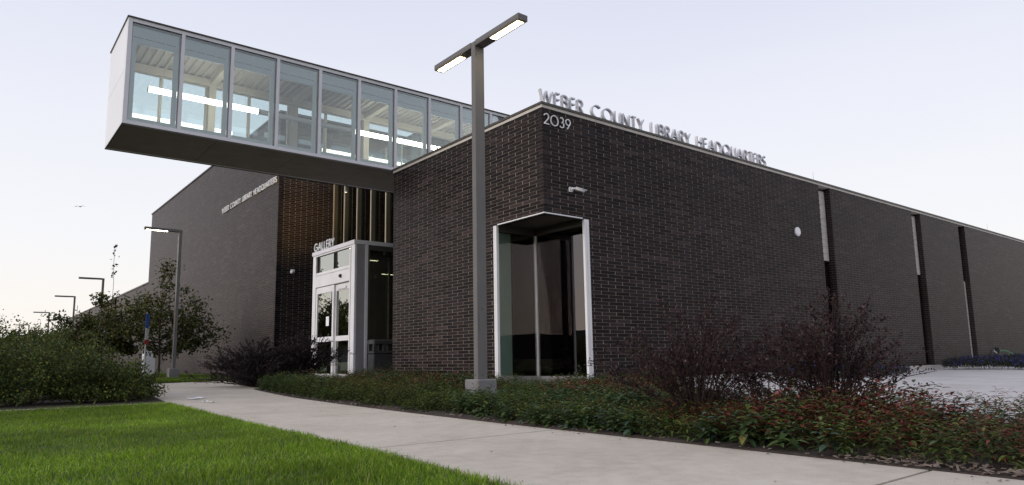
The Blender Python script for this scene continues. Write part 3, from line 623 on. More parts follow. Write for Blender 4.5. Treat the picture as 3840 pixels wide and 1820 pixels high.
# ------------------------------------------------------------------ lettering
def arc(cx, cy, rx, ry, a0, a1, n=14): return [(cx + rx * math.cos(R(a0 + (a1 - a0) * i / n)), cy + ry * math.sin(R(a0 + (a1 - a0) * i / n))) for i in range(n + 1)]
GL = {
 'W': (1.06, [[(0, 1), (.27, 0), (.53, .95)], [(.53, .95), (.79, 0), (1.06, 1)]]),
 'E': (.44, [[(0, 0), (0, 1)], [(0, 1), (.44, 1)], [(0, .52), (.40, .52)], [(0, 0), (.44, 0)]]),
 'B': (.50, [[(0, 0), (0, 1)], [(0, 1), (.25, 1)] + arc(.25, .77, .2, .23, 90, -90)[1:] + [(0, .54)], [(0, .54), (.26, .54)] + arc(.26, .27, .24, .27, 90, -90)[1:] + [(0, 0)]]),
 'R': (.50, [[(0, 0), (0, 1)], [(0, 1), (.24, 1)] + arc(.24, .74, .24, .26, 90, -90)[1:] + [(0, .48)], [(.22, .48), (.5, 0)]]),
 'C': (.86, [arc(.5, .5, .5, .5, 48, 312, 26)]), 'O': (1.0, [arc(.5, .5, .5, .5, 0, 360, 32)]),
 'U': (.60, [[(0, 1), (0, .3)] + arc(.3, .3, .3, .3, 180, 360)[1:] + [(.6, 1)]]), 'N': (.70, [[(0, 0), (0, 1)], [(0, 1), (.7, 0)], [(.7, 0), (.7, 1)]]),
 'T': (.52, [[(0, 1), (.52, 1)], [(.26, 1), (.26, 0)]]), 'Y': (.60, [[(0, 1), (.3, .45)], [(.6, 1), (.3, .45)], [(.3, .47), (.3, 0)]]),
 'L': (.40, [[(0, 1), (0, 0)], [(0, 0), (.4, 0)]]), 'I': (.02, [[(0.01, 0), (0.01, 1)]]),
 'A': (.76, [[(0, 0), (.38, 1)], [(.38, 1), (.76, 0)], [(.13, .32), (.63, .32)]]), 'H': (.64, [[(0, 0), (0, 1)], [(.64, 0), (.64, 1)], [(0, .52), (.64, .52)]]),
 'D': (.74, [[(0, 0), (0, 1)], [(0, 1), (.28, 1)] + arc(.28, .5, .46, .5, 90, -90, 20)[1:] + [(0, 0)]]),
 'Q': (1.0, [arc(.5, .5, .5, .5, 0, 360, 32), [(.6, .32), (1.0, -.06)]]),
 'S': (.46, [arc(.23, .76, .2, .24, 25, 270, 14) + arc(.22, .26, .24, .26, 90, -155, 14)[1:]]),
 'G': (.96, [arc(.5, .5, .5, .5, 48, 355, 28) + [(.98, .48)], [(.98, .48), (.58, .48)]]),
 '2': (.56, [arc(.28, .73, .26, .27, 165, -35, 14) + [(.02, 0)], [(.02, 0), (.56, 0)]]), '0': (.86, [arc(.43, .5, .43, .5, 0, 360, 28)]),
 '3': (.50, [arc(.22, .77, .2, .23, 140, -90, 12), arc(.22, .27, .26, .27, 90, -150, 14)]), '9': (.56, [arc(.28, .70, .28, .30, 0, 360, 22), [(.53, .58), (.18, 0)]]),
}
def glyph(ch, h, st, dep, mat, parent, x):
    b = MB()
    for si, pl in enumerate(GL[ch][1]):
        pts = [Vector((q[0] * h, q[1] * (h - st) + st / 2)) for q in pl]; n = len(pts); Ls = []; Rs = []
        closed = (pts[0] - pts[-1]).length < 1e-5
        for i in range(n):
            if closed: d0 = (pts[i] - pts[i - 1 if i else n - 2]).normalized(); d1 = (pts[(i + 1) if i < n - 1 else 1] - pts[i]).normalized()
            else:
                d1 = (pts[min(i + 1, n - 1)] - pts[min(i, n - 2)]).normalized(); d0 = (pts[max(i, 1)] - pts[max(i - 1, 0)]).normalized()
            t = (d0 + d1).normalized(); nrm = Vector((-t.y, t.x)); k = st / 2 / max(.5, nrm.dot(Vector((-d1.y, d1.x))))
            Ls.append(pts[i] + nrm * k); Rs.append(pts[i] - nrm * k)
        e = .0012 * si; v = []
        for y in (-dep - e, e): v += [(q.x, y, q.y) for q in Ls] + [(q.x, y, q.y) for q in Rs]
        f = []
        for i in range(n - 1):
            f += [(i, n + i, n + i + 1, i + 1), (2 * n + i, 2 * n + i + 1, 3 * n + i + 1, 3 * n + i), (i, i + 1, 2 * n + i + 1, 2 * n + i), (n + i + 1, n + i, 3 * n + i, 3 * n + i + 1)]
        if not closed: f += [(0, 2 * n, 3 * n, n), (n - 1, 2 * n - 1, 4 * n - 1, 3 * n - 1)]
        b.add(v, f)
    o = b.build('letter' if ch.isalpha() else 'digit', mat, parent); o.location = (x, 0, 0); return o
def textsign(name, text, loc, rz, h, length, st, dep, mat, label, posts=None):
    t = tag(empty(name, loc, rz), label, 'sign')
    adv = [(GL[c][0] * h if c != ' ' else .42 * h) for c in text]; gap = (length - sum(adv)) / (len(text) - 1); x = 0
    for c, a in zip(text, adv):
        if c != ' ':
            o = glyph(c, h, st, dep, mat, t, x)
            if posts:
                for q in ((.0,) if a < .1 * h else (.02 * h, a * .85)): MB().tube([(q, -dep / 2, -posts), (q, -dep / 2, .02)], .006, 6).build('post', 'galv', o)
        x += a + gap
    return t
TXT = 'WEBER COUNTY LIBRARY HEADQUARTERS'
textsign('rooftop_lettering', TXT, (.10, .20, 5.245), 0, .285, 7.72, .026, .07, 'letter', 'metal WEBER COUNTY LIBRARY HEADQUARTERS letters standing on the parapet', .06)
textsign('wall_lettering', TXT, (-.02, 20.35, 6.64), -HALF, .225, 6.38, .030, .03, 'letterw', 'white WEBER COUNTY LIBRARY HEADQUARTERS letters on the tall wing wall')
textsign('gallery_lettering', 'GALLERY', (.02, 10.58, 3.73), -HALF, .245, 1.40, .028, .03, 'letterw', 'white GALLERY letters standing on the entrance fascia', .02)
textsign('house_number', '2039', (.03, -.012, 4.76), 0, .215, .67, .018, .02, 'letterw', 'white 2039 street number at the top of the brick corner')

# ------------------------------------------------------------------ lamps
def lamp(x, y, zg, ztop, arms, lit, label, group, rz=0):
    t = tag(empty('street_lamp', (x, y, zg), rz), label, 'street lamp', group); h = ztop - zg
    top = .161 - gz(-1.8)
    MB().cbox(-.155, .155, -.155, .155, -.15, top, .012).build('base', 'pier', t)
    pw, pd = .079, .047
    MB().cbox(-pw, pw, -pd, pd, top, h, .004).build('pole', 'lampmetal', t)
    if arms == 2:
        ap = box('access_panel', 'lampmetal', t, -.05, .05, -pd - .004, -pd - .0005, top + .62, top + .95)
        MB().tube([(.0, -pd - .003, top + .93), (.0, -pd - .009, top + .93)], .009, 8).build('bolt', 'black', t)
        for sx in (0.0,):
            MB().tube([(sx, -pd - .001, top + .06), (sx, -pd - .006, top + .06)], .006, 8).build('bolt', 'black', t); MB().tube([(-pw - .001, 0, top + .06), (-pw - .006, 0, top + .06)], .006, 8).build('bolt', 'black', t)
    for s in ((-1, 1) if arms == 2 else (-1,)):
        y0, y1 = (.055, 1.02) if arms == 2 else (.055, 1.08)
        a = MB(); ya, yb = sorted((s * y0, s * y1)); a.box(-.078, .078, ya, yb, h - .072, h + .008)
        ao = a.build('arm', 'lampmetal', t)
        yl0, yl1 = (.36, .98) if arms == 2 else (.38, 1.03)
        la, lb_ = sorted((s * yl0, s * yl1))
        box('lens', 'lens' if lit else 'lensoff', ao, -.043, .043, la + .012, lb_ - .012, h - .079, h - .0725)
        box('lens_edge_band', 'lensfalloff' if lit else 'lensoff', ao, -.056, .056, la, lb_, h - .0765, h - .0722)  # band around the lens; when lit, its colour stands in for light falloff
        if arms == 2: box('seam', 'black', ao, -.0795, -.0785, ya + .01, yb - .01, h - .058, h - .055)
        box('neck', 'lampmetal', ao, -.03, .03, min(s * .046, s * .056), max(s * .046, s * .056), h - .06, h - .005)
    return t
lamp(-2.75, -1.77, gz(-1.77), 4.875, 2, True, 'lit double armed street lamp standing in the planting bed', None)
names = ['lit single armed street lamp in front of the tall brick wing', 'unlit single armed street lamp rising just behind the leafy young trees', 'unlit single armed street lamp third in the row past the lit one', 'unlit single armed street lamp fourth in the row past the lit one', 'unlit single armed street lamp fifth in the row past the lit one', 'unlit single armed street lamp farthest along the row']
for (y, nm), lit in zip(zip((15.35, 31.3, 42.6, 58.8, 80.0, 131.0), names), (1, 0, 0, 0, 0, 0)):
    # rotated so that the arm points to -X
    lamp(-2.72, y, gz(y), 4.875, 1, bool(lit), nm, 'street lamps in a row along the building', -HALF)

# ------------------------------------------------------------------ small fixtures
sc_ = tag(empty('security_camera', (.67, 0, 3.59)), 'white bullet security camera on the brick beside the number', 'camera')
MB().cbox(-.075, .075, -.05, -.001, -.075, .075, .012).build('junction_box', 'white', sc_)
MB().tube([(0.01, -.05, 0.01), (.03, -.10, .01)], [.06, .05], 14).build('mount', 'white', sc_, True)
MB().tube([(.03, -.09, .02), (.07, -.13, .025), (.13, -.16, .01)], [.03, .028, .035], 12).build('arm', 'white', sc_, True)
cb = MB().tube([(.11, -.15, .02), (.36, -.25, -.05)], [.042, .042], 14).build('body', 'white', sc_, True)
MB().tube([(.3605, -.2502, -.0502), (.364, -.2516, -.0512)], .036, 14).build('lens', 'black', cb, True)
sh = MB(); a_ = Vector((.36 - .11, -.10, -.07)).normalized(); s_v = a_.cross(Vector((0, 0, 1))).normalized(); u_v = s_v.cross(a_)
for q in (0.0, .36):
    c_ = Vector((.10, -.147, .023)) + a_ * q
    for th in range(30, 151, 15): sh.v.append(tuple(c_ + (s_v * math.cos(R(th)) + u_v * math.sin(R(th))) * .056))
sh.f = [(i, i + 1, 9 + i + 1, 9 + i) for i in range(8)]
so = sh.build('sun_shield', 'white', sc_, True); md = so.modifiers.new('t', 'SOLIDIFY'); md.thickness = .005
sc_.scale = (.62, .62, .62)
s2 = tag(empty('security_camera', (.56, 13.825, 3.54)), 'small white security camera on the dark return wall', 'camera')
MB().cbox(-.07, .07, -.06, -.001, -.05, .06, .01).build('mount', 'white', s2); MB().tube([(0, -.05, -.01), (-.08, -.16, -.06)], [.05, .055], 12).build('body', 'white', s2, True)
s3 = tag(empty('entry_box', (1.0, 13.825, 1.05)), 'small black entry panel on the return wall by the door', 'panel')
MB().cbox(-.09, .09, -.07, -.001, -.12, .12, .01).build('housing', 'black', s3); box('slot', 'alu', s3, -.02, .03, -.073, -.0705, -.03, -.022)
dc = tag(empty('wall_disc', (8.87, 0, 3.62)), 'round white disc fixed high on the long brick wall', 'disc')
MB().tube([(0, -.001, 0), (0, -.03, 0), (0, -.045, 0)], [.122, .122, .10], 28).build('cover', 'endpanel', dc)
MB().tube([(0, -.046, -.07), (0, -.05, -.07)], .012, 8).build('screw', 'greyal', dc)
hs = tag(empty('garden_hose', (23.0, 0, 0)), 'green garden hose hanging from a tap on the brick wall', 'hose')
hp_ = [(0.05, -.12, .44), (.35, -.2, .42), (.7, -.35, .28), (1.1, -.5, .08), (1.6, -.6, -.10), (2.0, -.62, -.118), (3.2, -.6, -.118), (4.5, -.7, -.118)]
MB().tube(hp_, .014, 8).build('hose', 'hose', hs, True)
MB().tube([(2.2, -.9, -.118), (3.0, -.95, -.118), (4.2, -.8, -.118)], .014, 8).build('hose_loop', 'hose', hs, True)
tp = tag(empty('wall_tap', (22.98, 0, .445)), 'dark wall box with tap holding the green hose', 'tap')
MB().cbox(-.1, .1, -.11, -.001, -.1, .1, .01).build('box', 'black', tp); MB().tube([(.05, -.1, -.02), (.05, -.13, -.03)], .02, 8).build('spout', 'galv', tp)
t2 = tag(empty('wall_tap', (22.45, 0, .40)), 'pale metal tap on the wall left of the hose box', 'tap')
MB().tube([(0, 0, 0), (0, -.08, 0), (0.01, -.12, -.03), (.02, -.13, -.12)], [.03, .03, .03, .025], 10).build('spout', 'galv', t2, True); MB().tube([(-.06, -.07, .05), (.06, -.07, .05)], .014, 8).build('handle', 'galv', t2); MB().tube([(0, -.07, 0), (0, -.07, .05)], .01, 8).build('stem', 'galv', t2)
# litter bin beside the vestibule
bn = tag(empty('litter_bin', (.62, 7.38, gz(7.3))), 'charcoal plastic litter bin beside the glass vestibule', 'bin')
MB().cbox(-.34, .34, -.17, .17, 0, .74, .03).build('body', 'bin', bn); MB().cbox(-.355, .355, -.185, .185, .741, .80, .03).build('rim', 'bin', bn)
for sx in (-.33, .25, -.04):
    for sy in (-.165, .105): box('post', 'bin', bn, sx, sx + .08, sy, sy + .06, .80, .98)
MB().cbox(-.355, .355, -.185, .185, .981, 1.10, .035).build('hood', 'bin', bn)
box('front_panel', 'bin', bn, -.26, .26, -.182, -.1705, .08, .66)
# parking sign post
sp = tag(empty('parking_sign', (-3.9, 13.6, gz(13.6)), R(62)), 'slim steel post carrying blue white and red parking signs edge on', 'sign')
MB().cbox(-.025, .025, -.015, .015, 0, 2.02, .004).build('post', 'galv', sp)
for i in range(18): MB().tube([(0, -.0165, .3 + i * .06), (0, -.0155, .3 + i * .06)], .007, 6).build('hole', 'black', sp)
box('blue_plate', 'blue', sp, -.15, .15, -.019, -.0155, 1.56, 2.0); box('white_plate', 'white', sp, -.15, .15, -.019, -.0155, 1.36, 1.55); box('white_plate', 'white', sp, -.15, .15, -.019, -.0155, 1.23, 1.35); box('red_plate', 'red', sp, -.15, .15, -.019, -.0155, 1.08, 1.22)
# white cabinet at the far end of the wing
wc = tag(empty('utility_cabinet', (-1.8, 24.0, gz(24))), 'white metal cabinet standing beyond the tree by the wing wall', 'cabinet')
MB().cbox(-.22, .22, -.25, .25, .08, 1.02, .01).build('body', 'endpanel', wc); MB().cbox(-.25, .25, -.28, .28, 0, .08, .01).build('base', 'pier', wc); MB().cbox(-.24, .24, -.27, .27, 1.021, 1.05, .008).build('cap', 'white', wc)
box('door', 'white', wc, -.2, .2, -.258, -.2505, .12, .98)
# lightning rods
for (x, y, z, lb) in ((-5.4, 7.3, 7.41, 'thin lightning rod at the free end of the gallery roof'), (1.2, 7.2, 7.41, 'thin lightning rod midway along the gallery roof'), (.25, .33, 5.18, 'thin lightning rod behind the rooftop letter W'), (10.6, .33, 5.18, 'thin lightning rod on the parapet above the first wall niche'), (24.6, .33, 5.18, 'thin lightning rod on the parapet past the last wall niche')):
    t = tag(empty('lightning_rod', (x, y, z)), lb, 'rod'); MB().tube([(0, 0, 0), (0, 0, .42)], [.006, .003], 6).build('spike', 'galv', t); MB().tube([(0, 0, 0), (0, 0, .03)], .03, 8).build('foot', 'galv', t)
# paper scraps
def scrap(x, y, w, d, rz, lb):
    b = MB(); n = 4
    for i in range(n + 1):
        for j in range(n + 1): b.v.append(((i / n - .5) * w, (j / n - .5) * d, .006 + .03 * abs(vnoise(i, j, .8, int(x * 50))) * (.3 + abs(i / n - .5))))
    b.f = [(i * (n + 1) + j, (i + 1) * (n + 1) + j, (i + 1) * (n + 1) + j + 1, i * (n + 1) + j + 1) for i in range(n) for j in range(n)]
    o = b.build('paper_scrap', 'paper'); o.location = (x, y, gz(y) + .002); o.rotation_euler = (0, 0, rz)
    md = o.modifiers.new('t', 'SOLIDIFY'); md.thickness = .001
    tag(o, lb, 'paper', 'paper scraps on the pavement')
scrap(-5.04, 3.17, .24, .20, .5, 'largest white paper scrap on the pavement near the hedge'); scrap(-5.16, 2.2, .07, .10, .2, 'small crumpled white paper scrap on the pavement'); scrap(-5.13, 1.94, .10, .10, 1.0, 'flat white paper scrap on the sidewalk beside the crumpled one')
# bird
bd = MB(); ring = 8
body = [(-.22, .0, .005), (-.18, .03, .01), (-.08, .06, .0), (.06, .065, 0), (.14, .045, .01), (.19, .035, .025), (.235, .012, .02)]
for x, r_, z in body:
    for k in range(ring): bd.v.append((x, r_ * math.cos(2 * math.pi * k / ring), z + r_ * .8 * math.sin(2 * math.pi * k / ring)))
for i in range(len(body) - 1):
    for k in range(ring): bd.f.append((i * ring + k, (i + 1) * ring + k, (i + 1) * ring + (k + 1) % ring, i * ring + (k + 1) % ring))
for s in (-1, 1):
    k = len(bd.v); st_ = [(.05, .10, .05, .02), (.10, -.02 * 0 + .12, .3, .09), (.02, -.06, .5, .05), (-.06, -.1, .62, .02)]
    for a, b_, y, z in [(.10, -.09, .03, .02), (.12, -.08, .25, .08), (.07, -.08, .45, .05), (-.04, -.09, .60, .02)]:
        bd.v += [(a, s * y, z), ((a + b_) / 2, s * y, z + .012), (b_, s * y, z - .005), ((a + b_) / 2, s * y, z - .008)]
    for i in range(3):
        for q in range(4): bd.f.append((k + 4 * i + q, k + 4 * i + (q + 1) % 4, k + 4 * i + 4 + (q + 1) % 4, k + 4 * i + 4 + q))
    bd.f.append((k + 12, k + 13, k + 14, k + 15))
bo = bd.build('bird', 'feather', None, True); bo.scale = (.66, .66, .66); bo.location = (-2.1, 49.27, 12.06); bo.rotation_euler = (.06, .1, R(-120))
tag(bo, 'small bird gliding with spread wings in the pale sky', 'bird')
#VEG
# ------------------------------------------------------------------ vegetation
def rv(n, s=1.0): return RNG.normal(size=(n, 3)) * s
def mixcol(n, cols, w, jit=.25):
    cols = np.array(cols); idx = RNG.choice(len(cols), n, p=np.array(w) / sum(w)); c = cols[idx]
    return np.clip(c * (1 + RNG.uniform(-jit, jit, (n, 1))), 0, 1)
def put(name, me, parent=None, loc=(0, 0, 0)):
    o = bpy.data.objects.new(name, me); link(o, parent); o.location = loc; return o
GREENS = [(.034, .055, .015), (.060, .090, .022), (.105, .135, .030), (.20, .215, .045), (.10, .078, .025)]
def shrub(loc, rx, ry, h, nb, lpb, label, cols=GREENS, w=(4, 4, 3, 1.2, .8), L=.05, name='hedge_shrub', group='leafy hedge shrubs beside the lawn', low=.0):
    t = tag(empty(name, loc), label, 'shrub', group)
    st = MB(); P = []; D = []
    for i in range(nb):
        th = random.uniform(0, 2 * math.pi); ph = math.asin(random.uniform(low, 1)) ; k = random.uniform(.72, 1.1)
        e = Vector((rx * math.cos(th) * math.cos(ph), ry * math.sin(th) * math.cos(ph), h * (.08 + .92 * math.sin(ph)))) * k
        b = Vector((e.x * .25 * random.random(), e.y * .25 * random.random(), -.03))
        mid = (b + e) / 2 + Vector((0, 0, .12 * h))
        pts = [b * (1 - q) ** 2 + mid * 2 * q * (1 - q) + e * q * q for q in (0, .3, .6, .85, 1)]
        if i % 4 == 0: st.tube(pts, [.012, .009, .006, .004, .002], 4, False)
        q = RNG.uniform(.35, 1.0, lpb)[:, None] ** .8
        bb, mm, ee = np.array(b), np.array(mid), np.array(e)
        pp = bb * (1 - q) ** 2 + mm * 2 * q * (1 - q) + ee * q * q + rv(lpb, .045 * max(1, h))
        P.append(pp); D.append(unit(ee - bb)[None] * .5 + rv(lpb, .7))
    P = np.concatenate(P); D = np.concatenate(D); P[:, 2] = np.maximum(P[:, 2], .02); n = len(P)
    N = rv(n, .6) + np.array([0, 0, 1.0]); C = mixcol(n, cols, w)
    C *= (0.75 + .5 * vnoise(P[:, 0] + loc[0], P[:, 1] + P[:, 2] + loc[1], 4.0, 2))[:, None]
    tag(st.build('stems', 'bark', t), kind='stuff'); put('foliage', leaf_mesh('foliage', P, D, N, L * RNG.uniform(.6, 1.25, n), L * .62 * RNG.uniform(.7, 1.2, n), C, 'leaf'), t)
    return t
hd = [(-9.0, 3.9, .80, .75, 1.12), (-8.15, 3.75, .70, .72, 1.10), (-7.35, 3.7, .68, .72, 1.02), (-6.62, 3.65, .62, .70, .86), (-5.98, 3.8, .58, .72, .66),
      (-8.6, 5.5, .85, .8, 1.38), (-7.45, 5.6, .85, .8, 1.36), (-6.4, 5.5, .75, .8, 1.12), (-5.75, 5.0, .45, .6, .62),
      (-8.2, 7.8, .9, .9, 1.55), (-6.9, 7.9, .85, .9, 1.45), (-7.9, 10.5, 1.0, 1.0, 1.75), (-6.4, 10.8, .8, .9, 1.45)]
hl_ = ['leafy hedge shrub at the far corner of the lawn away from the sidewalk', 'leafy hedge shrub second along the mow strip from the lawn corner', 'leafy hedge shrub in the middle of the mow strip', 'leafy hedge shrub second from the sidewalk along the mow strip', 'low leafy hedge shrub spilling over the pavement edge',
       'tall leafy shrub in the second hedge row away from the path', 'tall leafy shrub in the middle of the second hedge row', 'leafy shrub in the second hedge row nearest the path', 'small leafy shrub squeezed against the path behind the low one',
       'tall leafy shrub in the third hedge row', 'tall leafy shrub in the third hedge row in front of the young trees', 'tallest leafy shrub at the back of the hedge', 'leafy shrub at the back of the hedge by the trees']
for (x, y, rx, ry, h), lb in zip(hd, hl_):
    shrub((x, y, gz(y)), rx, ry, h, int(95 * rx * 1.5), 62, lb, w=(4, 4, 3, 1.2, .8))
TREEC = [(.040, .052, .014), (.068, .084, .020), (.11, .12, .028), (.14, .105, .03), (.08, .052, .02)]
def tree(loc, h, crown, trunk_h, label, nl=46, leaf=.075, lpb=70, leader=None, group='young trees beside the pavement', rad=.045, cols=TREEC, w=(4, 4, 2.5, .8, 1.2), extra=()):
    """crown = (rx, ry, centre z, rz)"""
    t = tag(empty('young_tree', loc), label, 'tree', group); tr = MB(); P = []; D = []
    top = leader or h
    path = [Vector((.02 * math.sin(k * 1.7), .02 * math.cos(k * 2.1), top * k / 7)) for k in range(8)]
    tr.tube([path[0] - Vector((0, 0, .1))] + path, [rad * 1.25] + [(rad * (1 - .88 * k / 7) if top * k / 7 < h * .72 else .007) for k in range(8)], 8)
    rx, ry, cz, rz = crown
    ends = []
    for i in range(nl):
        th = i * 2.39996 + random.uniform(-.4, .4); u = random.uniform(-1, 1); k = random.uniform(.55, 1.08)
        c = math.sqrt(1 - u * u)
        ends.append(Vector((rx * c * math.cos(th) * k, ry * c * math.sin(th) * k, cz + rz * u * k)))
    ends += [Vector(e) for e in extra]
    for e in ends:
        z0 = max(trunk_h, min(e.z - .25 * math.hypot(e.x, e.y) - random.uniform(.1, .35), top * .9)); s = Vector((0, 0, z0))
        mid = (s + e) / 2 + Vector((0, 0, .10)) + Vector(RNG.normal(size=3) * .08)
        pts = [s * (1 - q) ** 2 + mid * 2 * q * (1 - q) + e * q * q for q in (0, .33, .66, 1)]
        tr.tube(pts, [rad * .38, rad * .27, rad * .17, .004], 5, False)
        n = int(lpb * random.uniform(.6, 1.3)); q = RNG.uniform(.35, 1.06, n)[:, None] ** .7
        a, m_, b = np.array(s), np.array(mid), np.array(e)
        P.append(a * (1 - q) ** 2 + m_ * 2 * q * (1 - q) + b * q * q + rv(n, .085 * max(rx, .8))); D.append(rv(n, .7) + np.array([0, 0, -.45]))
    if leader:
        n = 26; q = RNG.uniform(.74, 1.0, n); P.append(np.stack([rv(n, .05)[:, 0], rv(n, .05)[:, 0], q * leader], 1)); D.append(rv(n, .8))
    P = np.concatenate(P); D = np.concatenate(D); n = len(P); N = rv(n, .7) + np.array([0, 0, 1.0])
    C = mixcol(n, cols, w) * (.7 + .6 * vnoise(P[:, 0] * 2 + loc[0], P[:, 1] + P[:, 2] * 2, 2.2, 4))[:, None]
    tr.build('trunk', 'bark', t, True); put('crown', leaf_mesh('crown', P, D, N, leaf * RNG.uniform(.6, 1.25, n), leaf * .75 * RNG.uniform(.7, 1.2, n), C, 'leaf'), t)
    return t
tree((-2.85, 16.9, gz(16.9)), 3.6, (1.75, 1.4, 1.95, 1.1), .85, 'young tree with arching side branches beside the lit single lamp', nl=42, leader=3.9, lpb=92, leaf=.11, extra=((1.5, 0, 1.7), (1.8, .1, 1.5), (1.2, -.2, 1.35), (1.9, -.1, 1.75), (2.05, .0, 1.6), (2.2, 0, 1.5), (1.5, -.2, 2.1), (1.2, 0, 2.4), (.25, .1, 3.2), (.3, 0, 3.6), (.12, 0, 3.9), (.65, 0, 3.1), (1.2, -.3, 1.25), (1.25, 0, 2.75), (1.35, 0, 2.6), (1.7, 0, 1.15)))
tree((-4.15, 18.4, gz(18.4)), 3.2, (1.2, 1.2, 1.85, 1.1), .9, 'dense young tree with a thin bare leader shoot', nl=46, leader=4.75, lpb=84, leaf=.115)
tree((-5.35, 16.6, gz(16.6)), 2.4, (1.0, 1.0, 1.35, .85), .7, 'rounded young tree growing behind the hedge shrubs', nl=48, lpb=60, leaf=.115)
tree((-5.6, 25.5, gz(25)), 2.1, (1.3, 1.4, 1.25, .8), .7, 'reddish young tree farther along the lamp row', nl=46, lpb=70, leaf=.11, cols=TREEC, w=(2, 3, 2, 2, 3))
for (x, y, h, lb) in ((-9.5, 104, 6.0, 'distant round tree beyond the hedge at the lawn side'), (-6.5, 112, 6.2, 'distant tree on the horizon past the hedge'), (-1.5, 118, 5.6, 'distant tree on the horizon near the last lamps')):
    tree((x, y, gz(y)), h, (3.2, 3.2, h * .58, h * .42), 1.0, lb, nl=60, lpb=55, leaf=.42, rad=.15, group='distant trees on the horizon', cols=GREENS, w=(4, 4, 2, .4, .3))

# barberry bushes
PURP = [(.024, .012, .014), (.036, .017, .019), (.016, .010, .011), (.06, .022, .020), (.10, .055, .058)]
def barberry(loc, spread, h, ns, label, cols=PURP, w=(4, 3, 4, 1, .35), leaf=.022, lp=70, lean=(0, 0), tw=3, name='barberry_bush', group='dark purple barberry bushes', droop=.35, flat=.45):
    t = tag(empty(name, loc), label, 'bush', group); st = MB(); P = []; D = []; TIP = []
    for i in range(ns):
        th = random.uniform(0, 2 * math.pi); k = random.uniform(.0, 1) ** .7; ln = random.uniform(.6, 1.12) if i % 6 else random.uniform(1.05, 1.25)
        b = Vector((.14 * math.cos(th) * random.random(), .14 * math.sin(th) * random.random(), -.02))
        e = Vector((spread * k * math.cos(th) + lean[0] * k, spread * k * math.sin(th) + lean[1] * k, h * ln * (1 - flat * k * k)))
        mid = Vector((e.x * .38, e.y * .38, e.z * (.62 + droop * k)))
        runs = [(b, mid, e, lp, .0055)]
        for _ in range(tw):
            q = random.uniform(.35, .9); s = b * (1 - q) ** 2 + mid * 2 * q * (1 - q) + e * q * q
            d = Vector((math.cos(th + random.uniform(-1.3, 1.3)), math.sin(th + random.uniform(-1.3, 1.3)), random.uniform(.2, 1.4))).normalized() * random.uniform(.10, .28) * h
            runs.append((s, s + d * .5 + Vector((0, 0, .02)), s + d, int(lp * .42), .003))
        for (a, m_, c, n, r_) in runs:
            st.tube([a * (1 - q) ** 2 + m_ * 2 * q * (1 - q) + c * q * q for q in (0, .25, .5, .75, 1)], [r_, r_ * .85, r_ * .7, r_ * .5, r_ * .3], 4, False)
            q = RNG.uniform(.12 if n > lp * .6 else 0, 1.0, n)[:, None]; A, B_, C_ = np.array(a), np.array(m_), np.array(c)
            P.append(A * (1 - q) ** 2 + B_ * 2 * q * (1 - q) + C_ * q * q + rv(n, .008)); D.append(unit(C_ - A)[None] * .6 + rv(n, .7)); TIP.append(q[:, 0])
    P = np.concatenate(P); D = np.concatenate(D); TIP = np.concatenate(TIP); n = len(P); P[:, 2] = np.maximum(P[:, 2], .012)
    C = mixcol(n, cols, w); tp_ = TIP > .95; C[tp_] = mixcol(int(tp_.sum()), [(.11, .07, .08), (.06, .03, .035)], (1, 1.5))
    tag(st.build('stems', 'twig', t), kind='stuff'); put('foliage', leaf_mesh('foliage', P, D, rv(n, .8) + np.array([0, 0, 1.0]), leaf * RNG.uniform(.6, 1.3, n), leaf * .62 * RNG.uniform(.7, 1.2, n), C, 'gleaf'), t)
    return t
barberry((-3.15, -5.5, -.2), 1.0, .98, 92, 'spreading purple barberry bush in the bed in front of the long wall', flat=.5, lp=44, leaf=.026)
barberry((-2.95, -6.6, -.2), .82, .98, 88, 'twiggy purple barberry bush in the bed at the plaza edge', flat=.5, lp=44, leaf=.026)
barberry((-2.9, -6.05, -.2), .75, .72, 30, 'low purple barberry bush wedged between the two larger ones', flat=.6, lp=50)
barberry((-2.25, -8.3, -.2), .62, .75, 40, 'purple barberry bush at the sidewalk end of the plaza bed', lp=70)
DARK = [(.012, .011, .011), (.020, .016, .017), (.030, .024, .026), (.018, .02, .014)]
barberry((-2.75, 6.9, gz(6.9)), 1.6, .98, 190, 'large dark arching bush spilling onto the pavement', cols=DARK, w=(4, 4, 2, 1), leaf=.034, lp=80, lean=(-.25, 0), flat=.93, group='dark arching bushes by the entrance')
barberry((-1.6, 7.3, gz(7.3)), 1.15, 1.12, 120, 'dark arching bush in front of the glass doors', cols=DARK, w=(4, 4, 2, 1), leaf=.034, lp=80, lean=(.1, -.2), group='dark arching bushes by the entrance')

# ground cover of the bed
def inpoly(x, y, poly):
    r = np.zeros(len(x), bool); n = len(poly)
    for i in range(n):
        x0, y0 = poly[i]; x1, y1 = poly[i - 1]
        r ^= ((y0 > y) != (y1 > y)) & (x < (x1 - x0) * (y - y0) / (y1 - y0 + 1e-12) + x0)
    return r
N0 = 27000; gx = RNG.uniform(-4.4, 3.2, N0); gy = RNG.uniform(-10.5, 6.4, N0); ok = inpoly(gx, gy, bedp)
edge = gx - np.interp(gy, [a for a, b in PL], [b for a, b in PL])
bare = (gy < -7.5) & (edge < .03 + .20 * vnoise(gy, gx, 1.7, 9)); bare |= (edge < .06) | ((edge < .16) & (vnoise(gy, gx * 0, 1.1, 4) < .3))
bare |= (gx > -.08) & (gy > -.02) | ((gx + 2.75) ** 2 + (gy + 1.77) ** 2 < .20 ** 2)
ok &= ~bare; dist = np.hypot(gx + 8.18, gy + 9.28); ok &= RNG.random(N0) < np.where(dist < 9, 1.0, .85); gx, gy, edge = gx[ok], gy[ok], edge[ok]
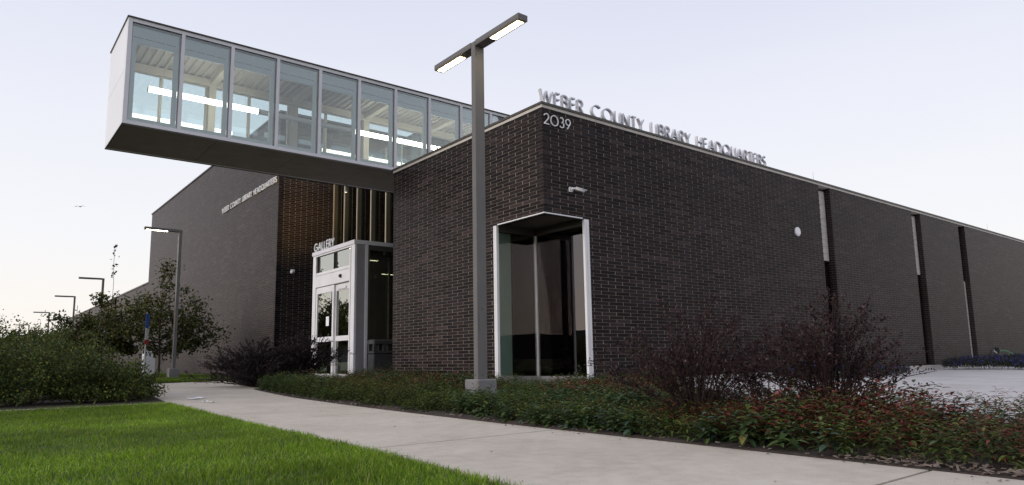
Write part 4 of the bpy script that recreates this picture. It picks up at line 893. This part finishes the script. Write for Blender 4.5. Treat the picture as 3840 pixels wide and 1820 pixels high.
ns = len(gx); lump = vnoise(gx, gy, 1.4, 1); hgt = (.18 + .13 * lump) * RNG.uniform(.75, 1.15, ns) * np.clip(.55 + edge * 2.2, .55, 1)
hgt *= np.where(gy > -1.5, 1.18, np.where(gy < -6.3, 1.2, 1.0))
broad = vnoise(gx, gy, 1.7, 21) > .60; hgt *= np.where(RNG.random(ns) < .05, 1.35, 1.0) * np.where(vnoise(gx, gy, 2.9, 23) < .28, .62, 1.0)
redp = vnoise(gx, gy, .75, 6) * .6 + vnoise(gx, gy, 2.3, 8) * .4
red = np.clip((redp - .40) * 5, 0, 1) * np.clip((edge - .35) * 2.5, 0, 1)
red = np.maximum(red, np.clip((-5.2 - gy) * 1.0, 0, 1) * np.clip((redp - .22) * 4, 0, 1) * np.clip((edge - .12) * 4, 0, 1)); red *= np.where(gy > .8, .45, 1)
lime = (RNG.random(ns) < .16) & (edge < .55)
lpn = 17; t = np.tile(np.linspace(.18, 1.0, lpn), ns); sid = np.repeat(np.arange(ns), lpn)
lean = RNG.normal(size=(ns, 2)) * .20; ang = np.tile(np.arange(lpn) * 2.4, ns) + RNG.uniform(0, 6, ns)[sid] + RNG.normal(size=ns * lpn) * .3
hh = hgt[sid] * t
P = np.stack([gx[sid] + lean[sid, 0] * hh, gy[sid] + lean[sid, 1] * hh, gzn(gy[sid]) + .005 + hh], 1)
D = np.stack([np.cos(ang), np.sin(ang), .15 + .75 * (t - .4) + RNG.normal(size=ns * lpn) * .15], 1)
Ln = (.078 - .035 * t) * RNG.uniform(.75, 1.25, ns * lpn) * RNG.uniform(.75, 1.3, ns)[sid]
n = len(P); Ln = Ln * np.where(broad[sid], 1.28, 1.0); WR_ = np.where(broad[sid], .42, .27); base = mixcol(n, [(.048, .074, .016), (.075, .106, .020), (.105, .132, .028), (.070, .100, .045)], (4, 4, 2, 1.5), .3)
tone = RNG.uniform(.7, 1.25, ns)[sid][:, None]; base = np.where(broad[sid][:, None], base * np.array([[.80, .92, 1.5]]), base); C = base * tone
redc = mixcol(n, [(.20, .045, .030), (.13, .040, .028), (.28, .075, .055), (.10, .060, .028)], (3, 3, 1, 2), .3)
rm = (RNG.random(n) < (red[sid] * np.where(t > .45, .68, .42)))[:, None]; C = np.where(rm, redc, C)
lm = (lime[sid] & (t > .7))[:, None]; C = np.where(lm & ~rm, mixcol(n, [(.10, .14, .022), (.14, .17, .03)], (1, 1)), C)
yl = (RNG.random(n) < .012)[:, None]; C = np.where(yl, np.array([[.22, .19, .06]]), C)
gc = put('ground_cover', leaf_mesh('ground_cover', P, D, np.tile([[0, 0, 1.0]], (n, 1)) + rv(n, .12), Ln, Ln * WR_ * RNG.uniform(.8, 1.2, n), C, 'gleaf', long=True, droop=.32, fold=.3))
tag(gc, 'low green ground cover with red tinged leaves filling the planting bed', 'ground cover', None, 'stuff')
sv = np.stack([np.stack([gx - .002, gy, gzn(gy)], 1), np.stack([gx + .002, gy, gzn(gy)], 1), np.stack([gx + lean[:, 0] * hgt, gy + lean[:, 1] * hgt, gzn(gy) + hgt], 1)], 1)
sme = npmesh('stems', sv.reshape(-1, 3), np.arange(ns * 3).reshape(-1, 3), 'leaf', {'col': ('FLOAT_COLOR', np.tile([[.05, .035, .02, 1.0]], (ns * 3, 1)))})
tag(put('stems', sme, gc), kind='stuff')
# bark chips along the sidewalk edge
nc = 520; cy = RNG.uniform(-9.5, 5, nc); cy[:380] = RNG.uniform(-9.2, -7.2, 380); cx = np.interp(cy, [a for a, b in PL], [b for a, b in PL]) + .02 + np.abs(RNG.normal(size=nc)) * np.where(cy < -7.2, .16, .035)
a = RNG.uniform(0, 6.28, nc); l = RNG.uniform(.015, .05, nc); w_ = RNG.uniform(.005, .014, nc)
V = []; base_z = gzn(cy) + RNG.uniform(.006, .028, nc); tl = RNG.normal(size=nc) * .25
for (sx, sy, sz) in ((-1, -1, 0), (1, -.6, 0), (.9, .7, 0), (-1, .8, 0), (-.9, -.8, .005), (.9, -.5, .005), (.8, .6, .005), (-.9, .6, .005)):
    V.append(np.stack([cx + np.cos(a) * l * sx * .5 - np.sin(a) * w_ * sy, cy + np.sin(a) * l * sx * .5 + np.cos(a) * w_ * sy, base_z + sz + tl * l * sx * .5], 1))
V = np.stack(V, 1); F = np.array([[4, 5, 6, 7], [0, 1, 5, 4], [1, 2, 6, 5], [2, 3, 7, 6], [3, 0, 4, 7]]); F = (np.arange(nc)[:, None, None] * 8 + F[None]).reshape(-1, 4)
tag(put('bark_mulch', npmesh('bark_mulch', V.reshape(-1, 3), F, 'chip')), 'brown bark mulch chips along the bed edge', 'mulch', None, 'stuff')

# blue flowering mounds by the long wall
def mound(x0, x1, y0, y1, h, label):
    t = tag(empty('flower_mound', ((x0 + x1) / 2, (y0 + y1) / 2, -.14)), label, 'flowers', 'blue flowering mounds by the long wall')
    n = int(1600 * (x1 - x0) * (y1 - y0)); u = RNG.uniform(-1, 1, n); v = RNG.uniform(-1, 1, n); k = (np.abs(u) ** 4 + np.abs(v) ** 4) < 1; u, v = u[k], v[k]; n = len(u)
    top = h * (1 - .55 * np.maximum(np.abs(u), np.abs(v)) ** 3) * (.72 + .5 * vnoise(u * 5 + x0, v * 3, 1.3, 3))
    P = np.stack([u * (x1 - x0) / 2, v * (y1 - y0) / 2, top * RNG.uniform(.1, 1, n) ** .5], 1)
    C = mixcol(n, [(.022, .034, .018), (.035, .048, .022), (.05, .055, .03), (.03, .022, .04)], (3, 3, 1, 1.5)); fl = (RNG.random(n) < .26) & (P[:, 2] > top * .72)
    C[fl] = mixcol(int(fl.sum()), [(.045, .04, .28), (.07, .06, .38), (.10, .07, .30)], (2, 2, 1)); L_ = np.where(fl, .045, .055) * RNG.uniform(.7, 1.3, n)
    put('foliage', leaf_mesh('foliage', P, rv(n, .7) + np.array([0, 0, .6]), rv(n, .6) + np.array([0, -.4, 1.0]), L_, L_ * .6, C, 'leaf'), t)
    s = MB()
    for _ in range(60):
        i = random.randrange(n); s.tube([(P[i, 0] * .8, P[i, 1] * .8, 0), tuple(P[i])], [.004, .002], 4, False)
    tag(s.build('stems', 'twig', t), kind='stuff')
mound(6.2, 8.4, -1.9, -.35, .30, 'blue flowering mound by the wall below the round disc'); mound(8.3, 10.5, -2.0, -.35, .28, 'blue flowering mound in front of the first wall niche')
mound(16.2, 18.0, -2.4, -.3, .40, 'blue flowering mound in front of the second wall niche'); mound(16.1, 17.6, -3.6, -2.3, .30, 'low blue flowering mound at the plaza edge'); mound(20.6, 23.4, -1.6, -.4, .42, 'blue flowering mound beside the green hose')

# lawn blades
def blades(name, x, y, zb, h, w, C, label):
    n = len(x); a = RNG.uniform(0, 6.28, n); ln = RNG.normal(size=(n, 2)) * .45; S = np.stack([np.cos(a), np.sin(a), np.zeros(n)], 1) * (w / 2)[:, None]
    P = np.stack([x, y, zb], 1); up = np.stack([ln[:, 0] * h * .35, ln[:, 1] * h * .35, h * .6], 1); tp = np.stack([ln[:, 0] * h, ln[:, 1] * h, h * (1 - .18 * np.minimum(1.5, np.hypot(ln[:, 0], ln[:, 1])))], 1)
    V = np.stack([P - S, P + S, P + up + S * .8, P + up - S * .8, P + tp], 1)
    F = np.array([[0, 1, 2], [0, 2, 3], [3, 2, 4]]); F = (np.arange(n)[:, None, None] * 5 + F[None]).reshape(-1, 3)
    sh = np.array([.55, .55, 1.0, 1.0, 1.12]); C5 = (C[:, None, :] * sh[None, :, None]).reshape(-1, 3)
    C5 = np.repeat(C, 5, axis=0)
    return tag(put(name, npmesh(name, V.reshape(-1, 3), F, 'grass', {'col': ('FLOAT_COLOR', np.concatenate([C5, np.ones((n * 5, 1))], 1))})), label, 'grass', None, 'stuff')
def grasscol(x, y, n):
    c = mixcol(n, [(.110, .205, .006), (.165, .29, .010), (.235, .355, .018), (.31, .38, .05), (.40, .36, .15), (.075, .155, .02)], (3, 4, 2.4, .8, .35, 1.2), .28)
    p = vnoise(x, y, .9, 12) * .55 + vnoise(x, y, 2.6, 13) * .45; return c * (.45 + 1.05 * p)[:, None]
NB = 330000; x = RNG.uniform(-9.6, -5.4, NB); y = RNG.uniform(-8.0, 2.45, NB)
d = np.hypot(x + 8.18, y + 9.28); dens = np.clip(1.15 - d / 14, .42, 1) * np.where(x < -8.6, .35, 1) * np.where((y < -6.4), .4, 1)
xe = np.interp(y, [a for a, b in LA], [b for a, b in LA]); k = (RNG.random(NB) < dens) & (x < xe - .005 + .02 * RNG.random(NB)); x, y = x[k], y[k]; n = len(x)
hb_ = (.034 + .022 * vnoise(x, y, 3.1, 5)) * RNG.uniform(.6, 1.25, n) * (1 + .5 * (RNG.random(n) < .01))
blades('lawn', x, y, gzn(y) - .013, hb_, RNG.uniform(.0028, .0048, n), grasscol(x, y, n), 'bright green mown lawn beside the sidewalk')
n = 60000; x = np.concatenate([RNG.uniform(-2.9, -.03, 42000), RNG.uniform(-4.4, -2.9, 18000)]); y = 11.5 + 20 * RNG.random(n) ** 1.8; k = ~((x > -.03)); x, y = x[k], y[k]; n = len(x)
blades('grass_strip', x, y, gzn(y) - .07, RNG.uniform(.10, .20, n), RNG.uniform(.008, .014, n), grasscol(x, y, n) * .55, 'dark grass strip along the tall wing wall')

# fallen leaves and grit on the sidewalk
nl_ = 150; ly = np.concatenate([RNG.uniform(-8.5, 4, 110), RNG.uniform(-8.5, -3, 40)]); side = RNG.random(nl_)
lx0 = np.interp(ly, [a for a, b in LA], [b for a, b in LA]); lx1 = np.interp(ly, [a for a, b in PL], [b for a, b in PL])
lx = np.where(side < .6, lx1 - .02 - np.abs(RNG.normal(size=nl_)) * .10, np.where(side < .8, lx0 + .02 + np.abs(RNG.normal(size=nl_)) * .08, lx0 + (lx1 - lx0) * RNG.random(nl_)))
a_ = RNG.uniform(0, 6.28, nl_); LL = RNG.uniform(.008, .03, nl_)
me = leaf_mesh('leaf_litter', np.stack([lx, ly, gzn(ly) + .004], 1), np.stack([np.cos(a_), np.sin(a_), np.zeros(nl_)], 1), np.tile([[0, 0, 1.0]], (nl_, 1)) + rv(nl_, .2), LL, LL * .5, mixcol(nl_, [(.10, .06, .03), (.05, .03, .018), (.16, .11, .05), (.07, .08, .03)], (3, 3, 1, 1)), 'leaf')
tag(put('leaf_litter', me), 'tiny fallen leaves scattered along the sidewalk edges', 'leaf litter', None, 'stuff')
